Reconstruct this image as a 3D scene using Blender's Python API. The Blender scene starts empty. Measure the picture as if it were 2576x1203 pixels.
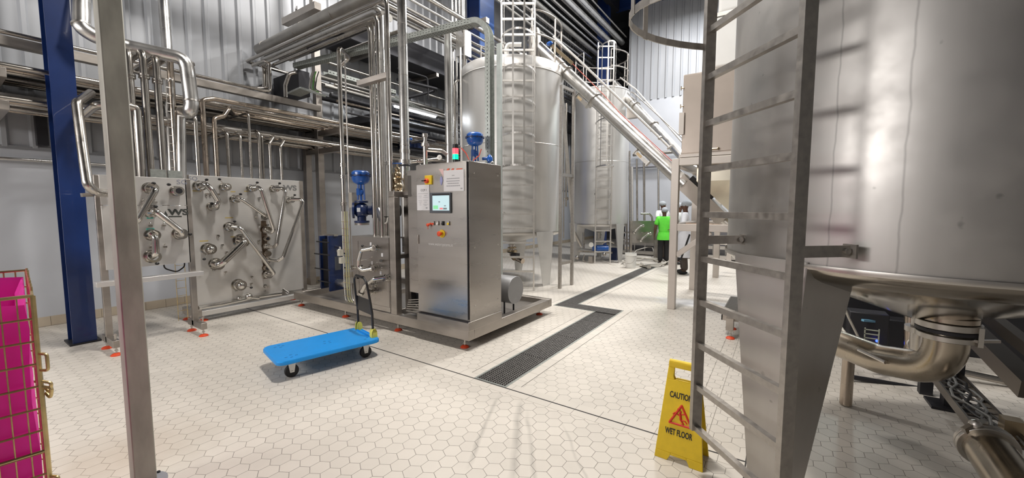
import bpy, math, random
from mathutils import Vector as V, Matrix
random.seed(7)
S = bpy.context.scene; COL = S.collection
PI = math.pi
# ------------------------------------------------------------------ camera
F, CX, CY, H = 1000.0, 1288.0, 601.5, 1.6
PITCH, YAW = math.atan(0.078), math.radians(34.0)
FW = V((-math.sin(YAW)*math.cos(PITCH), math.cos(YAW)*math.cos(PITCH), -math.sin(PITCH)))
RT = V((math.cos(YAW), math.sin(YAW), 0)); UP = RT.cross(FW)
EYE = V((0, 0, H))
cd = bpy.data.cameras.new('camera'); cam = bpy.data.objects.new('camera', cd); COL.objects.link(cam)
cd.sensor_width = 36; cd.lens = 36*F/2576; cd.clip_end = 100; cd.clip_start = 0.05
cam.matrix_world = Matrix((( RT.x, UP.x, -FW.x, 0), (RT.y, UP.y, -FW.y, 0), (RT.z, UP.z, -FW.z, H), (0, 0, 0, 1)))
S.camera = cam
# measuring helpers: a pixel of the photograph carried onto a known plane of the room
def ray(px, py): return RT*((px-CX)/F) - UP*((py-CY)/F) + FW
def on(px, py, ax, c):
    d = ray(px, py); return EYE + d*((c-EYE[ax])/d[ax])
def X(px, py, x): return on(px, py, 0, x)
def Y(px, py, y): return on(px, py, 1, y)
def Z(px, py, z=0): return on(px, py, 2, z)
def D(px, py, d): return EYE + ray(px, py)*d
# ------------------------------------------------------------------ materials
MT = {}
def nodes(name):
    m = bpy.data.materials.new(name); m.use_nodes = True
    nt = m.node_tree; b = nt.nodes['Principled BSDF']; return m, nt, b
def mat(name, col, rough=.5, metal=0., var=0., bump=0., scale=(8, 8, 8), emis=0, trans=0, rvar=0., coat=0.):
    if name in MT: return MT[name]
    m, nt, b = nodes(name)
    b.inputs['Base Color'].default_value = (*col, 1); b.inputs['Roughness'].default_value = rough
    b.inputs['Metallic'].default_value = metal
    if coat: b.inputs['Coat Weight'].default_value = coat
    if emis:
        b.inputs['Emission Color'].default_value = (*col, 1); b.inputs['Emission Strength'].default_value = emis
    if var or bump or rvar:
        tc = nt.nodes.new('ShaderNodeNewGeometry'); mp = nt.nodes.new('ShaderNodeMapping'); mp.inputs['Scale'].default_value = scale
        nz = nt.nodes.new('ShaderNodeTexNoise'); nz.inputs['Scale'].default_value = 1; nz.inputs['Detail'].default_value = 5
        nt.links.new(tc.outputs['Position'], mp.inputs[0]); nt.links.new(mp.outputs[0], nz.inputs[0])
        if var:
            r = nt.nodes.new('ShaderNodeMapRange'); r.inputs[1].default_value = .25; r.inputs[2].default_value = .75
            r.inputs[3].default_value = 1-var; r.inputs[4].default_value = 1+var*.6
            mx = nt.nodes.new('ShaderNodeVectorMath'); mx.operation = 'SCALE'; mx.inputs[0].default_value = col
            nt.links.new(nz.outputs[0], r.inputs[0]); nt.links.new(r.outputs[0], mx.inputs['Scale']); nt.links.new(mx.outputs[0], b.inputs['Base Color'])
        if rvar:
            r2 = nt.nodes.new('ShaderNodeMapRange'); r2.inputs[1].default_value = .25; r2.inputs[2].default_value = .75
            r2.inputs[3].default_value = max(.02, rough-rvar); r2.inputs[4].default_value = rough+rvar
            nt.links.new(nz.outputs[0], r2.inputs[0]); nt.links.new(r2.outputs[0], b.inputs['Roughness'])
        if bump:
            bp = nt.nodes.new('ShaderNodeBump'); bp.inputs['Strength'].default_value = bump; bp.inputs['Distance'].default_value = .01
            nt.links.new(nz.outputs[0], bp.inputs['Height']); nt.links.new(bp.outputs[0], b.inputs['Normal'])
    MT[name] = m; return m
STEEL = mat('brushed_steel', (.56, .535, .50), .34, 1, .12, .0, (3, 3, 14), rvar=.08)
SHEET = mat('sheet_steel', (.66, .645, .62), .42, .55, .10, .02, (2.2, 2.2, 3), rvar=.08)
CABST = mat('cabinet_steel', (.49, .46, .43), .30, .97, .07, .0, (1.2, 1.2, 9), rvar=.06)
POLISH = mat('polished_steel', (.62, .60, .565), .13, 1, .05, 0, (6, 6, 6), rvar=.05)
PIPE = mat('pipe_steel', (.53, .50, .46), .24, 1, .12, 0, (4, 4, 4), rvar=.08)
RUSTP = mat('tinted_pipe_steel', (.50, .43, .36), .25, 1, .3, 0, (5, 5, 5), rvar=.1)
CLAD = mat('cladding_steel', (.64, .63, .61), .3, .95, .08, .03, (5, 5, 5), rvar=.08)
DULL = mat('dull_cladding', (.40, .385, .36), .48, 1, .15, .05, (5, 5, 5), rvar=.08)
BEAM = mat('beam_steel', (.44, .405, .37), .42, 1, .22, .0, (3, 3, 8), rvar=.1)
POSTM = mat('worn_post_steel', (.37, .36, .315), .55, .3, .25, .06, (14, 14, 5), rvar=.12)
TANKM = mat('tank_steel', (.68, .67, .65), .38, .62, .08, 0, (5, 5, .5), rvar=.07)
CAGEM = mat('ladder_steel', (.42, .395, .365), .42, .9, .2, .0, (30, 30, 30), rvar=.1)
GALV = mat('galvanised', (.40, .425, .40), .5, .7, .25, 0, (30, 30, 30))
ZINC = mat('yellow_zinc_wire', (.62, .48, .24), .35, .9, .25, 0, (20, 20, 20))
BLUE = mat('blue_paint', (.007, .028, .13), .36, 0, .35, 0, (2, 2, 1.5), coat=.3)
BLUE_LIT = mat('lit_blue_paint', (.05, .14, .45), .4, 0, .1, 0, (3, 3, 3))  # same blue paint on the lit column face, light put into the colour
VBLUE = mat('valve_blue', (.01, .10, .42), .3, 0, coat=.3)
DBLUE = mat('dark_valve_blue', (.006, .02, .085), .35, 0, coat=.3)
DECK = mat('deck_blue_plastic', (.014, .31, .82), .42, 0, .06, 0, (10, 10, 10))
BLK = mat('black_plastic', (.012, .012, .013), .4)
RUB = mat('rubber', (.02, .02, .021), .75)
DARK = mat('dark_metal', (.035, .035, .04), .5, .5)
RED = mat('orange_red_plastic', (.72, .075, .022), .45)
YEL = mat('yellow_plastic', (.86, .60, .02), .42, 0, .08, .03, (20, 20, 20))
YCLAMP = mat('pale_yellow_plastic', (.80, .74, .12), .45)
PINK = mat('pink_liner', (.85, .07, .52), .45, 0, .18, .5, (6, 6, 6))
def thin_plastic(m, amount):      # lets part of the light through, like a plastic liner
    nt = m.node_tree; b = nt.nodes['Principled BSDF']; out = nt.nodes['Material Output']; tr = nt.nodes.new('ShaderNodeBsdfTranslucent'); mx = nt.nodes.new('ShaderNodeMixShader')
    tr.inputs[0].default_value = (1, .10, .66, 1); mx.inputs[0].default_value = amount; nt.links.new(b.outputs[0], mx.inputs[1]); nt.links.new(tr.outputs[0], mx.inputs[2]); nt.links.new(mx.outputs[0], out.inputs[0])
thin_plastic(PINK, .45)
WHITE = mat('white_plastic', (.78, .77, .73), .45)
PAPER = mat('paper', (.80, .79, .80), .7)
INK = mat('ink', (.02, .02, .022), .6)
GREYINK = mat('grey_print', (.30, .30, .32), .6)
REDINK = mat('red_print', (.65, .03, .015), .5)
ORINK = mat('orange_print', (.75, .13, .06), .5)
LOGO = mat('dark_logo_print', (.05, .055, .05), .5)
TAPE = mat('green_tape', (.05, .40, .33), .6)
YTAPE = mat('yellow_marking', (.50, .38, .12), .6)
BRASS = mat('bronze_valve', (.45, .36, .24), .3, 1)
LOWWALL = mat('lower_wall_paint', (.60, .625, .67), .45, 0, .10, 0, (.8, .8, .8))
CORR = mat('corrugated_sheet_steel', (.45, .465, .49), .36, .2, .10, 0, (3, 3, .6))
DKWALL = mat('dark_wall', (.10, .105, .115), .6)
ROOF = mat('roof_sheet', (.045, .047, .052), .6)
SKIRT = mat('skirting_tile', (.56, .48, .37), .5, 0, .12, 0, (3, 3, 3))
SKIN = mat('dark_skin', (.10, .045, .025), .5)
NET = mat('hair_net', (.36, .39, .42), .8, 0, .35, 0, (120, 120, 120))
GREEN = mat('lime_shirt', (.12, .70, .05), .75, 0, .08, .2, (15, 15, 15))
COAT = mat('white_coat', (.78, .80, .86), .75, 0, .05, .2, (12, 12, 12))
TEE = mat('white_tshirt', (.72, .75, .74), .75, 0, .05, .2, (12, 12, 12))
TROUS = mat('brown_trousers', (.075, .06, .05), .8)
BTROUS = mat('black_trousers', (.012, .012, .013), .8)
CREAM = mat('cream_hopper', (.62, .58, .48), .3, 1, .05)
BAG = mat('white_bag', (.85, .85, .83), .8, 0, .04, .3, (3, 3, 3))
WARN = mat('warning_sticker', (.55, .42, .26), .5)
BLUEST = mat('blue_sticker', (.03, .12, .5), .5)
HOSE = mat('pale_hose', (.55, .52, .46), .45)
GREENC = mat('green_cable', (.10, .35, .05), .5)
LAMPM = mat('lamp_tube', (.92, .95, 1.0), .5, emis=14)
HIGHM = mat('highbay_lens', (1.0, .95, .88), .5, emis=10)
REDL = mat('red_lamp_glass', (1.0, .03, .04), .3, emis=5)
GRNL = mat('green_lamp_glass', (.0, .8, .25), .3, emis=2.2)
LEDB = mat('blue_led', (.02, .05, 1), .3, emis=8)
SCREEN = mat('screen_glow', (.50, .68, .72), .2, emis=.55)
SCRG = mat('screen_green', (.25, .7, .35), .3, emis=.5)
SCRR = mat('screen_red', (.8, .2, .2), .3, emis=.5)
BEZEL = mat('screen_bezel', (.10, .11, .125), .35)
# floor: hexagonal ceramic tiles
def floor_mat(kind):
    m, nt, b = nodes('hexagon_floor_tiles' if kind == 'hex' else 'oblong_border_tiles_' + kind)
    N = nt.nodes.new; L = nt.links.new
    geo = N('ShaderNodeNewGeometry')
    def vm(op, a, c=None):
        n = N('ShaderNodeVectorMath'); n.operation = op
        for i, q in enumerate((a, c)):
            if q is None: continue
            if isinstance(q, (tuple, list)): n.inputs[i].default_value = q
            else: L(q, n.inputs[i])
        return n
    def ma(op, a, c=None, d=None):
        n = N('ShaderNodeMath'); n.operation = op
        for i, q in enumerate((a, c, d)):
            if q is None: continue
            if isinstance(q, (int, float)): n.inputs[i].default_value = q
            else: L(q, n.inputs[i])
        return n.outputs[0]
    def sep(v):
        n = N('ShaderNodeSeparateXYZ'); L(v, n.inputs[0]); return n.outputs
    # a little wobble so the joints are not ruler straight
    if kind == 'hex':
        w = .1125; s3 = math.sqrt(3)
        off = ( .5 + 200 - (-2.799/w), .5*s3 + 200*s3 - (1.374/w), 0)
        p = vm('ADD', vm('SCALE', geo.outputs['Position']).outputs[0], off)
        sc = p.inputs[0].links[0].from_node; sc.inputs['Scale'].default_value = 1/w
        a = vm('SUBTRACT', vm('MODULO', p.outputs[0], (1, s3, 1)).outputs[0], (.5, s3/2, 0))
        p2 = vm('ADD', p.outputs[0], (.5, s3/2, 0))
        c = vm('SUBTRACT', vm('MODULO', p2.outputs[0], (1, s3, 1)).outputs[0], (.5, s3/2, 0))
        ax, ay, _ = sep(a.outputs[0]); bx, by, _ = sep(c.outputs[0])
        def hd(x, y):
            x = ma('ABSOLUTE', x); y = ma('ABSOLUTE', y)
            return ma('MAXIMUM', x, ma('ADD', ma('MULTIPLY', x, .5), ma('MULTIPLY', y, s3/2)))
        d = ma('SUBTRACT', .5, ma('MINIMUM', hd(ax, ay), hd(bx, by)))     # 0 at the joint
        edge = ma('MULTIPLY', d, w)
        near = ma('LESS_THAN', ma('LENGTH' if False else 'ABSOLUTE', hd(ax, ay)), hd(bx, by))
        cid = vm('SUBTRACT', p.outputs[0], None); 
        # tile id for tone variation
        mixv = N('ShaderNodeMix'); mixv.data_type = 'VECTOR'; L(near, mixv.inputs[0]); L(c.outputs[0], mixv.inputs[4]); L(a.outputs[0], mixv.inputs[5])
        L(mixv.outputs[1], cid.inputs[1]); idv = cid.outputs[0]
        idv = vm('ADD', idv, (.25, .25, 0)).outputs[0]
    else:
        # rows of oblong tiles; 'x' runs along X, 'y' runs along Y
        px, py, _ = sep(geo.outputs['Position'])
        t = px if kind == 'x' else py
        q = ma('MODULO', ma('ADD', ma('DIVIDE', t, .205), 100.3), 1)
        edge = ma('MULTIPLY', ma('SUBTRACT', .5, ma('ABSOLUTE', ma('SUBTRACT', q, .5))), .205)
        n = N('ShaderNodeCombineXYZ'); L(ma('FLOOR', ma('ADD', ma('DIVIDE', t, .205), 100.3)), n.inputs[0]); idv = n.outputs[0]
    wn = N('ShaderNodeTexWhiteNoise'); L(vm('FLOOR', idv).outputs[0], wn.inputs[0])
    nz = N('ShaderNodeTexNoise'); nz.inputs['Scale'].default_value = .8; nz.inputs['Detail'].default_value = 6; L(geo.outputs['Position'], nz.inputs[0])
    nf = N('ShaderNodeTexNoise'); nf.inputs['Scale'].default_value = 6; nf.inputs['Detail'].default_value = 4; L(geo.outputs['Position'], nf.inputs[0])
    tone = ma('ADD', ma('MULTIPLY', wn.outputs[0], .07), ma('ADD', ma('MULTIPLY', nz.outputs[0], .14), ma('MULTIPLY', nf.outputs[0], .10)))
    tone = ma('ADD', tone, .83)
    tile = vm('SCALE', (.66, .615, .55)); L(tone, tile.inputs['Scale'])
    # grout: black-brown, thinner and paler in places
    gw = ma('MULTIPLY', ma('ADD', ma('MULTIPLY', nf.outputs[0], 1.1), .12), .0012)
    g = N('ShaderNodeMapRange'); L(edge, g.inputs[0]); L(gw, g.inputs[1]); L(ma('ADD', gw, .0010), g.inputs[2])
    mx = N('ShaderNodeMix'); mx.data_type = 'RGBA'; L(g.outputs[0], mx.inputs[0]); mx.inputs[6].default_value = (.15, .135, .115, 1); L(tile.outputs[0], mx.inputs[7])
    # scuffed tyre tracks across the tiles in front, and an ochre stain by the post
    last = mx.outputs[2]
    if kind == 'hex':
        x0, y0, _ = sep(geo.outputs['Position'])
        wv = ma('MULTIPLY', ma('SUBTRACT', nz.outputs[0], .5), .22)
        for (ax_, ay_, bx_, by_, wd, st) in ((-1.55, 1.75, -1.95, 2.7, .012, .45), (-1.22, 1.75, -1.75, 2.75, .02, .5), (-1.05, 1.75, -1.6, 2.6, .012, .35), (-.75, 1.9, -1.3, 2.6, .008, .25)):
            dx, dy = bx_-ax_, by_-ay_; ln = math.hypot(dx, dy); dx /= ln; dy /= ln
            u = ma('ADD', ma('MULTIPLY', ma('SUBTRACT', x0, ax_), dy), ma('MULTIPLY', ma('SUBTRACT', y0, ay_), -dx))
            t_ = ma('ADD', ma('MULTIPLY', ma('SUBTRACT', x0, ax_), dx), ma('MULTIPLY', ma('SUBTRACT', y0, ay_), dy))
            k = N('ShaderNodeMapRange'); L(ma('ABSOLUTE', ma('ADD', u, wv)), k.inputs[0]); k.inputs[1].default_value = 0; k.inputs[2].default_value = wd*2; k.inputs[3].default_value = st; k.inputs[4].default_value = 0
            e = N('ShaderNodeMapRange'); L(ma('ABSOLUTE', ma('SUBTRACT', t_, ln*.5)), e.inputs[0]); e.inputs[1].default_value = ln*.3; e.inputs[2].default_value = ln*.52; e.inputs[3].default_value = 1; e.inputs[4].default_value = 0
            kk = ma('MULTIPLY', ma('MULTIPLY', k.outputs[0], e.outputs[0]), ma('MINIMUM', 1., ma('MULTIPLY', nf.outputs[0], 1.5)))
            m2 = N('ShaderNodeMix'); m2.data_type = 'RGBA'; L(kk, m2.inputs[0]); L(last, m2.inputs[6]); m2.inputs[7].default_value = (.10, .095, .085, 1); last = m2.outputs[2]
        ds = vm('DISTANCE', geo.outputs['Position'], (-3.45, .62, 0)).outputs['Value']
        k = N('ShaderNodeMapRange'); L(ma('ADD', ds, ma('MULTIPLY', nf.outputs[0], .35)), k.inputs[0]); k.inputs[1].default_value = .2; k.inputs[2].default_value = .75; k.inputs[3].default_value = .45; k.inputs[4].default_value = 0
        m2 = N('ShaderNodeMix'); m2.data_type = 'RGBA'; L(k.outputs[0], m2.inputs[0]); L(last, m2.inputs[6]); m2.inputs[7].default_value = (.42, .33, .24, 1); last = m2.outputs[2]
    L(last, b.inputs['Base Color'])
    rr = N('ShaderNodeMapRange'); L(g.outputs[0], rr.inputs[0]); rr.inputs[3].default_value = .8; rr.inputs[4].default_value = .36; L(rr.outputs[0], b.inputs['Roughness'])
    bp = N('ShaderNodeBump'); bp.inputs['Strength'].default_value = .35; bp.inputs['Distance'].default_value = .002; L(g.outputs[0], bp.inputs['Height']); L(bp.outputs[0], b.inputs['Normal'])
    return m
HEX = floor_mat('hex'); BTX = floor_mat('x'); BTY = floor_mat('y')
# ------------------------------------------------------------------ mesh helpers
class M:
    def __init__(s): s.v = []; s.f = []; s.mi = []; s.k = 0
    def add(s, vs, fs, k=None):
        n = len(s.v); s.v += [V(q) for q in vs]; s.f += [tuple(i+n for i in f) for f in fs]; s.mi += [s.k if k is None else k]*len(fs); return s
    def box(s, a, b, k=None):
        (x0, y0, z0), (x1, y1, z1) = [(min(a[i], b[i])) for i in range(3)], [(max(a[i], b[i])) for i in range(3)]
        return s.add([(x0, y0, z0), (x1, y0, z0), (x1, y1, z0), (x0, y1, z0), (x0, y0, z1), (x1, y0, z1), (x1, y1, z1), (x0, y1, z1)],
                     [(3, 2, 1, 0), (4, 5, 6, 7), (0, 1, 5, 4), (1, 2, 6, 5), (2, 3, 7, 6), (3, 0, 4, 7)], k)
    def bar(s, p, q, w, h, up=(0, 0, 1), k=None):      # rectangular bar p->q, w across, h along up
        p, q, up = V(p), V(q), V(up); d = (q-p).normalized(); a = d.cross(up)
        if a.length < 1e-4: a = d.cross(V((1, 0, 0)))
        a.normalize(); u = a.cross(d).normalized(); a *= w/2; u *= h/2
        vs = [p-a-u, p+a-u, p+a+u, p-a+u, q-a-u, q+a-u, q+a+u, q-a+u]
        return s.add(vs, [(0, 1, 2, 3), (7, 6, 5, 4), (4, 5, 1, 0), (5, 6, 2, 1), (6, 7, 3, 2), (7, 4, 0, 3)], k)
    def tube(s, pts, r, n=12, bend=0., k=None, caps=True, seg=5, rr=None):
        pts = [V(p) for p in pts]; P = [pts[0]]
        for i in range(1, len(pts)-1):
            a, b, c = pts[i-1], pts[i], pts[i+1]; u = (a-b); w = (c-b)
            if bend <= 0 or u.length < 1e-5 or w.length < 1e-5: P.append(b); continue
            ang = u.angle(w)
            if abs(ang-PI) < .03: P.append(b); continue
            t = min(bend/math.tan(ang/2) if ang > .01 else bend, u.length*.48, w.length*.48)
            A, Cc = b+u.normalized()*t, b+w.normalized()*t
            for j in range(seg+1):
                q = j/seg; P.append(A*(1-q)**2 + b*2*q*(1-q) + Cc*q*q)
        P.append(pts[-1]); rings = []; nrm = None
        for i, p in enumerate(P):
            d = (P[min(i+1, len(P)-1)]-P[max(i-1, 0)]).normalized()
            if nrm is None:
                nrm = d.orthogonal().normalized()
            else:
                nrm = (nrm - d*nrm.dot(d)).normalized()
            bi = d.cross(nrm); R = r if rr is None else rr[min(i, len(rr)-1)]
            sc = 1.
            rings.append([p+(nrm*math.cos(2*PI*j/n)+bi*math.sin(2*PI*j/n))*R*sc for j in range(n)])
        vs = [q for g in rings for q in g]; fs = []
        for i in range(len(rings)-1):
            for j in range(n):
                fs.append((i*n+j, i*n+(j+1) % n, (i+1)*n+(j+1) % n, (i+1)*n+j))
        if caps: fs.append(tuple(range(n-1, -1, -1))); fs.append(tuple(len(vs)-n+j for j in range(n)))
        return s.add(vs, fs, k)
    def lathe(s, prof, base, axis=(0, 0, 1), n=24, k=None, a0=0., a1=2*PI):   # prof: (radius, along)
        base, ax = V(base), V(axis).normalized(); e = ax.orthogonal().normalized() if abs(ax.z) < .999 else V((1, 0, 0)); g = ax.cross(e)
        full = abs(a1-a0-2*PI) < 1e-6; m = n if full else n+1
        vs = [base+ax*z+(e*math.cos(a0+(a1-a0)*j/n)+g*math.sin(a0+(a1-a0)*j/n))*max(r, 1e-5) for r, z in prof for j in range(m)]; fs = []
        for i in range(len(prof)-1):
            for j in range(n):
                jj = (j+1) % m if full else j+1
                fs.append((i*m+j, i*m+jj, (i+1)*m+jj, (i+1)*m+j))
        if full:
            if prof[0][0] > 1e-3: fs.append(tuple(range(m-1, -1, -1)))
            if prof[-1][0] > 1e-3: fs.append(tuple((len(prof)-1)*m+j for j in range(m)))
        return s.add(vs, fs, k)
    def disc(s, c, axis, r, t, n=20, k=None):
        return s.lathe([(r, -t/2), (r, t/2)], c, axis, n, k)
    def prism(s, poly, d, k=None):            # poly: list of points, extruded by vector d
        poly = [V(p) for p in poly]; d = V(d); n = len(poly)
        vs = poly+[p+d for p in poly]
        return s.add(vs, [tuple(range(n-1, -1, -1)), tuple(range(n, 2*n))]+[(i, (i+1) % n, n+(i+1) % n, n+i) for i in range(n)], k)
    def ball(s, c, r, n=12, k=None, sz=(1, 1, 1)):
        m = n//2; b = len(s.v)
        s.lathe([(r*math.sin(PI*i/m), -r*math.cos(PI*i/m)) for i in range(m+1)], c, (0, 0, 1), n, k)
        c = V(c)
        for i in range(b, len(s.v)): q = s.v[i]-c; s.v[i] = c+V((q.x*sz[0], q.y*sz[1], q.z*sz[2]))
        return s
    def xf(s, mt): s.v = [mt @ q for q in s.v]; return s
def tag(o, label=None, cat=None, group=None, kind=None):
    if label: o['label'] = label
    if cat: o['category'] = cat
    if group: o['group'] = group
    if kind: o['kind'] = kind
    return o
def build(name, m, mats, parent=None, sharp=35, origin=None, bevel=0):
    if not isinstance(mats, (list, tuple)): mats = [mats]
    me = bpy.data.meshes.new(name); vs = m.v; off = V((0, 0, 0))
    if parent is None and vs:
        lo = V([min(q[i] for q in vs) for i in range(3)]); hi = V([max(q[i] for q in vs) for i in range(3)])
        off = V(((lo.x+hi.x)/2, (lo.y+hi.y)/2, lo.z)) if origin is None else V(origin)
    me.from_pydata([tuple(q-off) for q in vs], [], m.f)
    for mm in mats: me.materials.append(mm)
    me.polygons.foreach_set('material_index', m.mi)
    me.polygons.foreach_set('use_smooth', [True]*len(m.f))
    me.update(); me.set_sharp_from_angle(angle=math.radians(sharp))
    o = bpy.data.objects.new(name, me); COL.objects.link(o); o.location = off
    if parent is not None:
        o.parent = parent
        if parent.parent is None: o.matrix_parent_inverse = Matrix.Translation(-parent.location)
    if bevel:
        bv = o.modifiers.new('bevel', 'BEVEL'); bv.width = bevel; bv.segments = 2; bv.limit_method = 'ANGLE'; bv.angle_limit = math.radians(50)
    return o
def thing(name, label, cat, loc=(0, 0, 0), group=None):
    o = bpy.data.objects.new(name, None); COL.objects.link(o); o.location = loc; o.empty_display_size = .1
    return tag(o, label, cat, group)
def struct(name, m, mats, **k): return tag(build(name, m, mats, **k), kind='structure')
def text(body, size, origin, right, up, matl, parent, name='lettering', thick=.0006, align='LEFT', sx=1., bold=0.):
    c = bpy.data.curves.new(name, 'FONT'); c.body = body; c.size = size; c.extrude = thick; c.align_x = align; c.materials.append(matl); c.offset = bold
    o = bpy.data.objects.new(name, c); COL.objects.link(o)
    r, u = V(right).normalized(), V(up).normalized(); n = r.cross(u)
    r = r*sx; w = Matrix(((r.x, u.x, n.x, origin[0]), (r.y, u.y, n.y, origin[1]), (r.z, u.z, n.z, origin[2]), (0, 0, 0, 1)))
    o.parent = parent
    if parent.parent is None: o.matrix_parent_inverse = Matrix.Translation(-parent.location)
    o.matrix_basis = w
    return mesh_text(o)
def mesh_text(o):      # turn the lettering into a real mesh of the part
    bpy.context.view_layer.update(); me = bpy.data.meshes.new_from_object(o.evaluated_get(bpy.context.evaluated_depsgraph_get()))
    n = bpy.data.objects.new('lettering', me); COL.objects.link(n); n.parent = o.parent; n.matrix_parent_inverse = o.matrix_parent_inverse.copy(); n.matrix_basis = o.matrix_basis.copy()
    c = o.data; bpy.data.objects.remove(o); bpy.data.curves.remove(c); n.name = 'lettering'; return n
def copy_tree(o, parent=None):
    c = o.copy(); COL.objects.link(c)
    if parent is not None: c.parent = parent
    for ch in list(o.children): copy_tree(ch, c)
    return c
XA, YA, ZA = V((1, 0, 0)), V((0, 1, 0)), V((0, 0, 1))
# ================================================================== SETTING
# floor cut round the drain channels
dr = [(-2.31, 2.815, -1.985, 6.02), (-3.02, 5.74, -2.31, 6.02), (-3.02, 6.02, -2.74, 11.0)]
xs = sorted({-8.2, 6.5, *[a for d in dr for a in (d[0], d[2])]}); ys = sorted({-4.5, 20., *[a for d in dr for a in (d[1], d[3])]})
fl = M()
for i in range(len(xs)-1):
    for j in range(len(ys)-1):
        cx, cy = (xs[i]+xs[i+1])/2, (ys[j]+ys[j+1])/2
        if any(d[0] < cx < d[2] and d[1] < cy < d[3] for d in dr): continue
        fl.add([(xs[i], ys[j], 0), (xs[i+1], ys[j], 0), (xs[i+1], ys[j+1], 0), (xs[i], ys[j+1], 0)], [(0, 1, 2, 3)])
struct('floor', fl, HEX, origin=(0, 0, 0))
ch = M()
for d in dr:
    ch.add([(d[0], d[1], -.07), (d[2], d[1], -.07), (d[2], d[3], -.07), (d[0], d[3], -.07)], [(0, 1, 2, 3)])
for (a, b) in [((-2.31, 2.815), (-1.985, 2.815)), ((-1.985, 2.815), (-1.985, 6.02)), ((-1.985, 6.02), (-2.74, 6.02)), ((-2.74, 6.02), (-2.74, 11)), ((-2.74, 11), (-3.02, 11)), ((-3.02, 11), (-3.02, 5.74)), ((-3.02, 5.74), (-2.31, 5.74)), ((-2.31, 5.74), (-2.31, 2.815))]:
    ch.add([(a[0], a[1], -.07), (b[0], b[1], -.07), (b[0], b[1], 0), (a[0], a[1], 0)], [(0, 1, 2, 3)])
struct('trim_1', ch, DARK)                               # drain channel
# border tiles laid flush along the drains and along the movement joint
bt = M(); zb = .0012
def strip(m, x0, y0, x1, y1): m.box((x0, y0, -.003), (x1, y1, zb))
strip(bt, -2.425, 2.905, -2.33, 5.62); strip(bt, -1.965, 2.905, -1.86, 6.14); strip(bt, -3.14, 5.62, -3.04, 11.1); strip(bt, -2.72, 6.14, -2.62, 11.1)
struct('trim_2', bt, BTY)
bt = M(); strip(bt, -8.2, 2.72, 6.5, 2.802); strip(bt, -8.2, 2.816, -2.33, 2.903); strip(bt, -1.965, 2.816, 6.5, 2.903); strip(bt, -3.04, 5.64, -2.43, 5.72); strip(bt, -2.62, 6.04, -1.965, 6.13)
struct('trim_3', bt, BTX)
jt = M(); jt.box((-8.2, 2.802, -.002), (6.5, 2.816, .0018)); jt.box((-.118, 2.2, -.002), (-.110, 8, .0016)); 
for (a, b, c, d) in ((-2.43, 2.9, -2.426, 5.64), (-1.86, 2.9, -1.856, 6.14), (-3.144, 5.6, -3.14, 11.1), (-2.62, 6.13, -2.616, 11.1)): jt.box((a, b, -.002), (c, d, .0014))
struct('trim_4', jt, mat('joint_sealant', (.03, .028, .026), .7))
gl = M(); gl.box((-.49, 2.9, -.002), (-.487, 9, .0012)); gl.box((-.36, 2.9, -.002), (-.357, 9, .0012)); struct('trim_10', gl, mat('pale_grout', (.24, .22, .19), .8))
fr = M()      # steel edging of the channels
for (a, b, c, d) in ((-2.33, 2.815, -2.31, 5.72), (-1.985, 2.815, -1.965, 6.04), (-2.31, 2.815, -1.985, 2.832), (-2.74, 6.02, -1.985, 6.04), (-3.04, 5.72, -2.31, 5.74), (-3.04, 5.74, -3.02, 11.02), (-2.74, 6.04, -2.72, 11.02), (-3.02, 11.0, -2.74, 11.02)): fr.box((a, b, -.01), (c, d, .0035))
struct('trim_5', fr, GALV)
# drain gratings, each section lifts out
def grate(x0, y0, x1, y1, label):
    g = M(); z0, z1 = -.022, .002
    g.box((x0, y0, z0), (x0+.006, y1, z1)); g.box((x1-.006, y0, z0), (x1, y1, z1)); g.box((x0, y0, z0), (x1, y0+.006, z1)); g.box((x0, y1-.006, z0), (x1, y1, z1))
    n = max(2, round((x1-x0)/.026))
    for i in range(1, n): q = x0+(x1-x0)*i/n; g.box((q-.0045, y0, z0), (q+.0045, y1, z1))
    n = max(2, round((y1-y0)/.03))
    for i in range(1, n): q = y0+(y1-y0)*i/n; g.box((x0, q-.0035, z0+.003), (x1, q+.0035, z1-.001))
    tag(build('drain_grate', g, mat('dark_grating_steel', (.23, .22, .21), .5, .7, .3, 0, (20, 20, 20))), label, 'drain grate', 'gratings over the floor drain')
ya = [2.834, 3.60, 4.40, 5.22, 5.70]
nm = ['dark drain grating nearest the camera, starting at the floor joint', 'drain grating second from the near end of the floor channel', 'drain grating third from the near end of the floor channel', 'short drain grating just before the channel turns left']
for i in range(4): grate(-2.306, ya[i]+.004, -1.989, ya[i+1]-.004, nm[i])
grate(-2.50, 5.745, -1.989, 6.016, 'drain grating at the right corner where the channel turns'); grate(-3.016, 5.745, -2.508, 6.016, 'drain grating beside the far corner of the machine skid')
yb = [6.02, 7.0, 8.0, 9.0, 10.0, 10.99]; nm = ['first', 'second', 'third', 'fourth', 'last']
for i in range(5): grate(-3.016, yb[i]+.004, -2.744, yb[i+1]-.004, nm[i]+' drain grating of the far straight run toward the white bucket')
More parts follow.
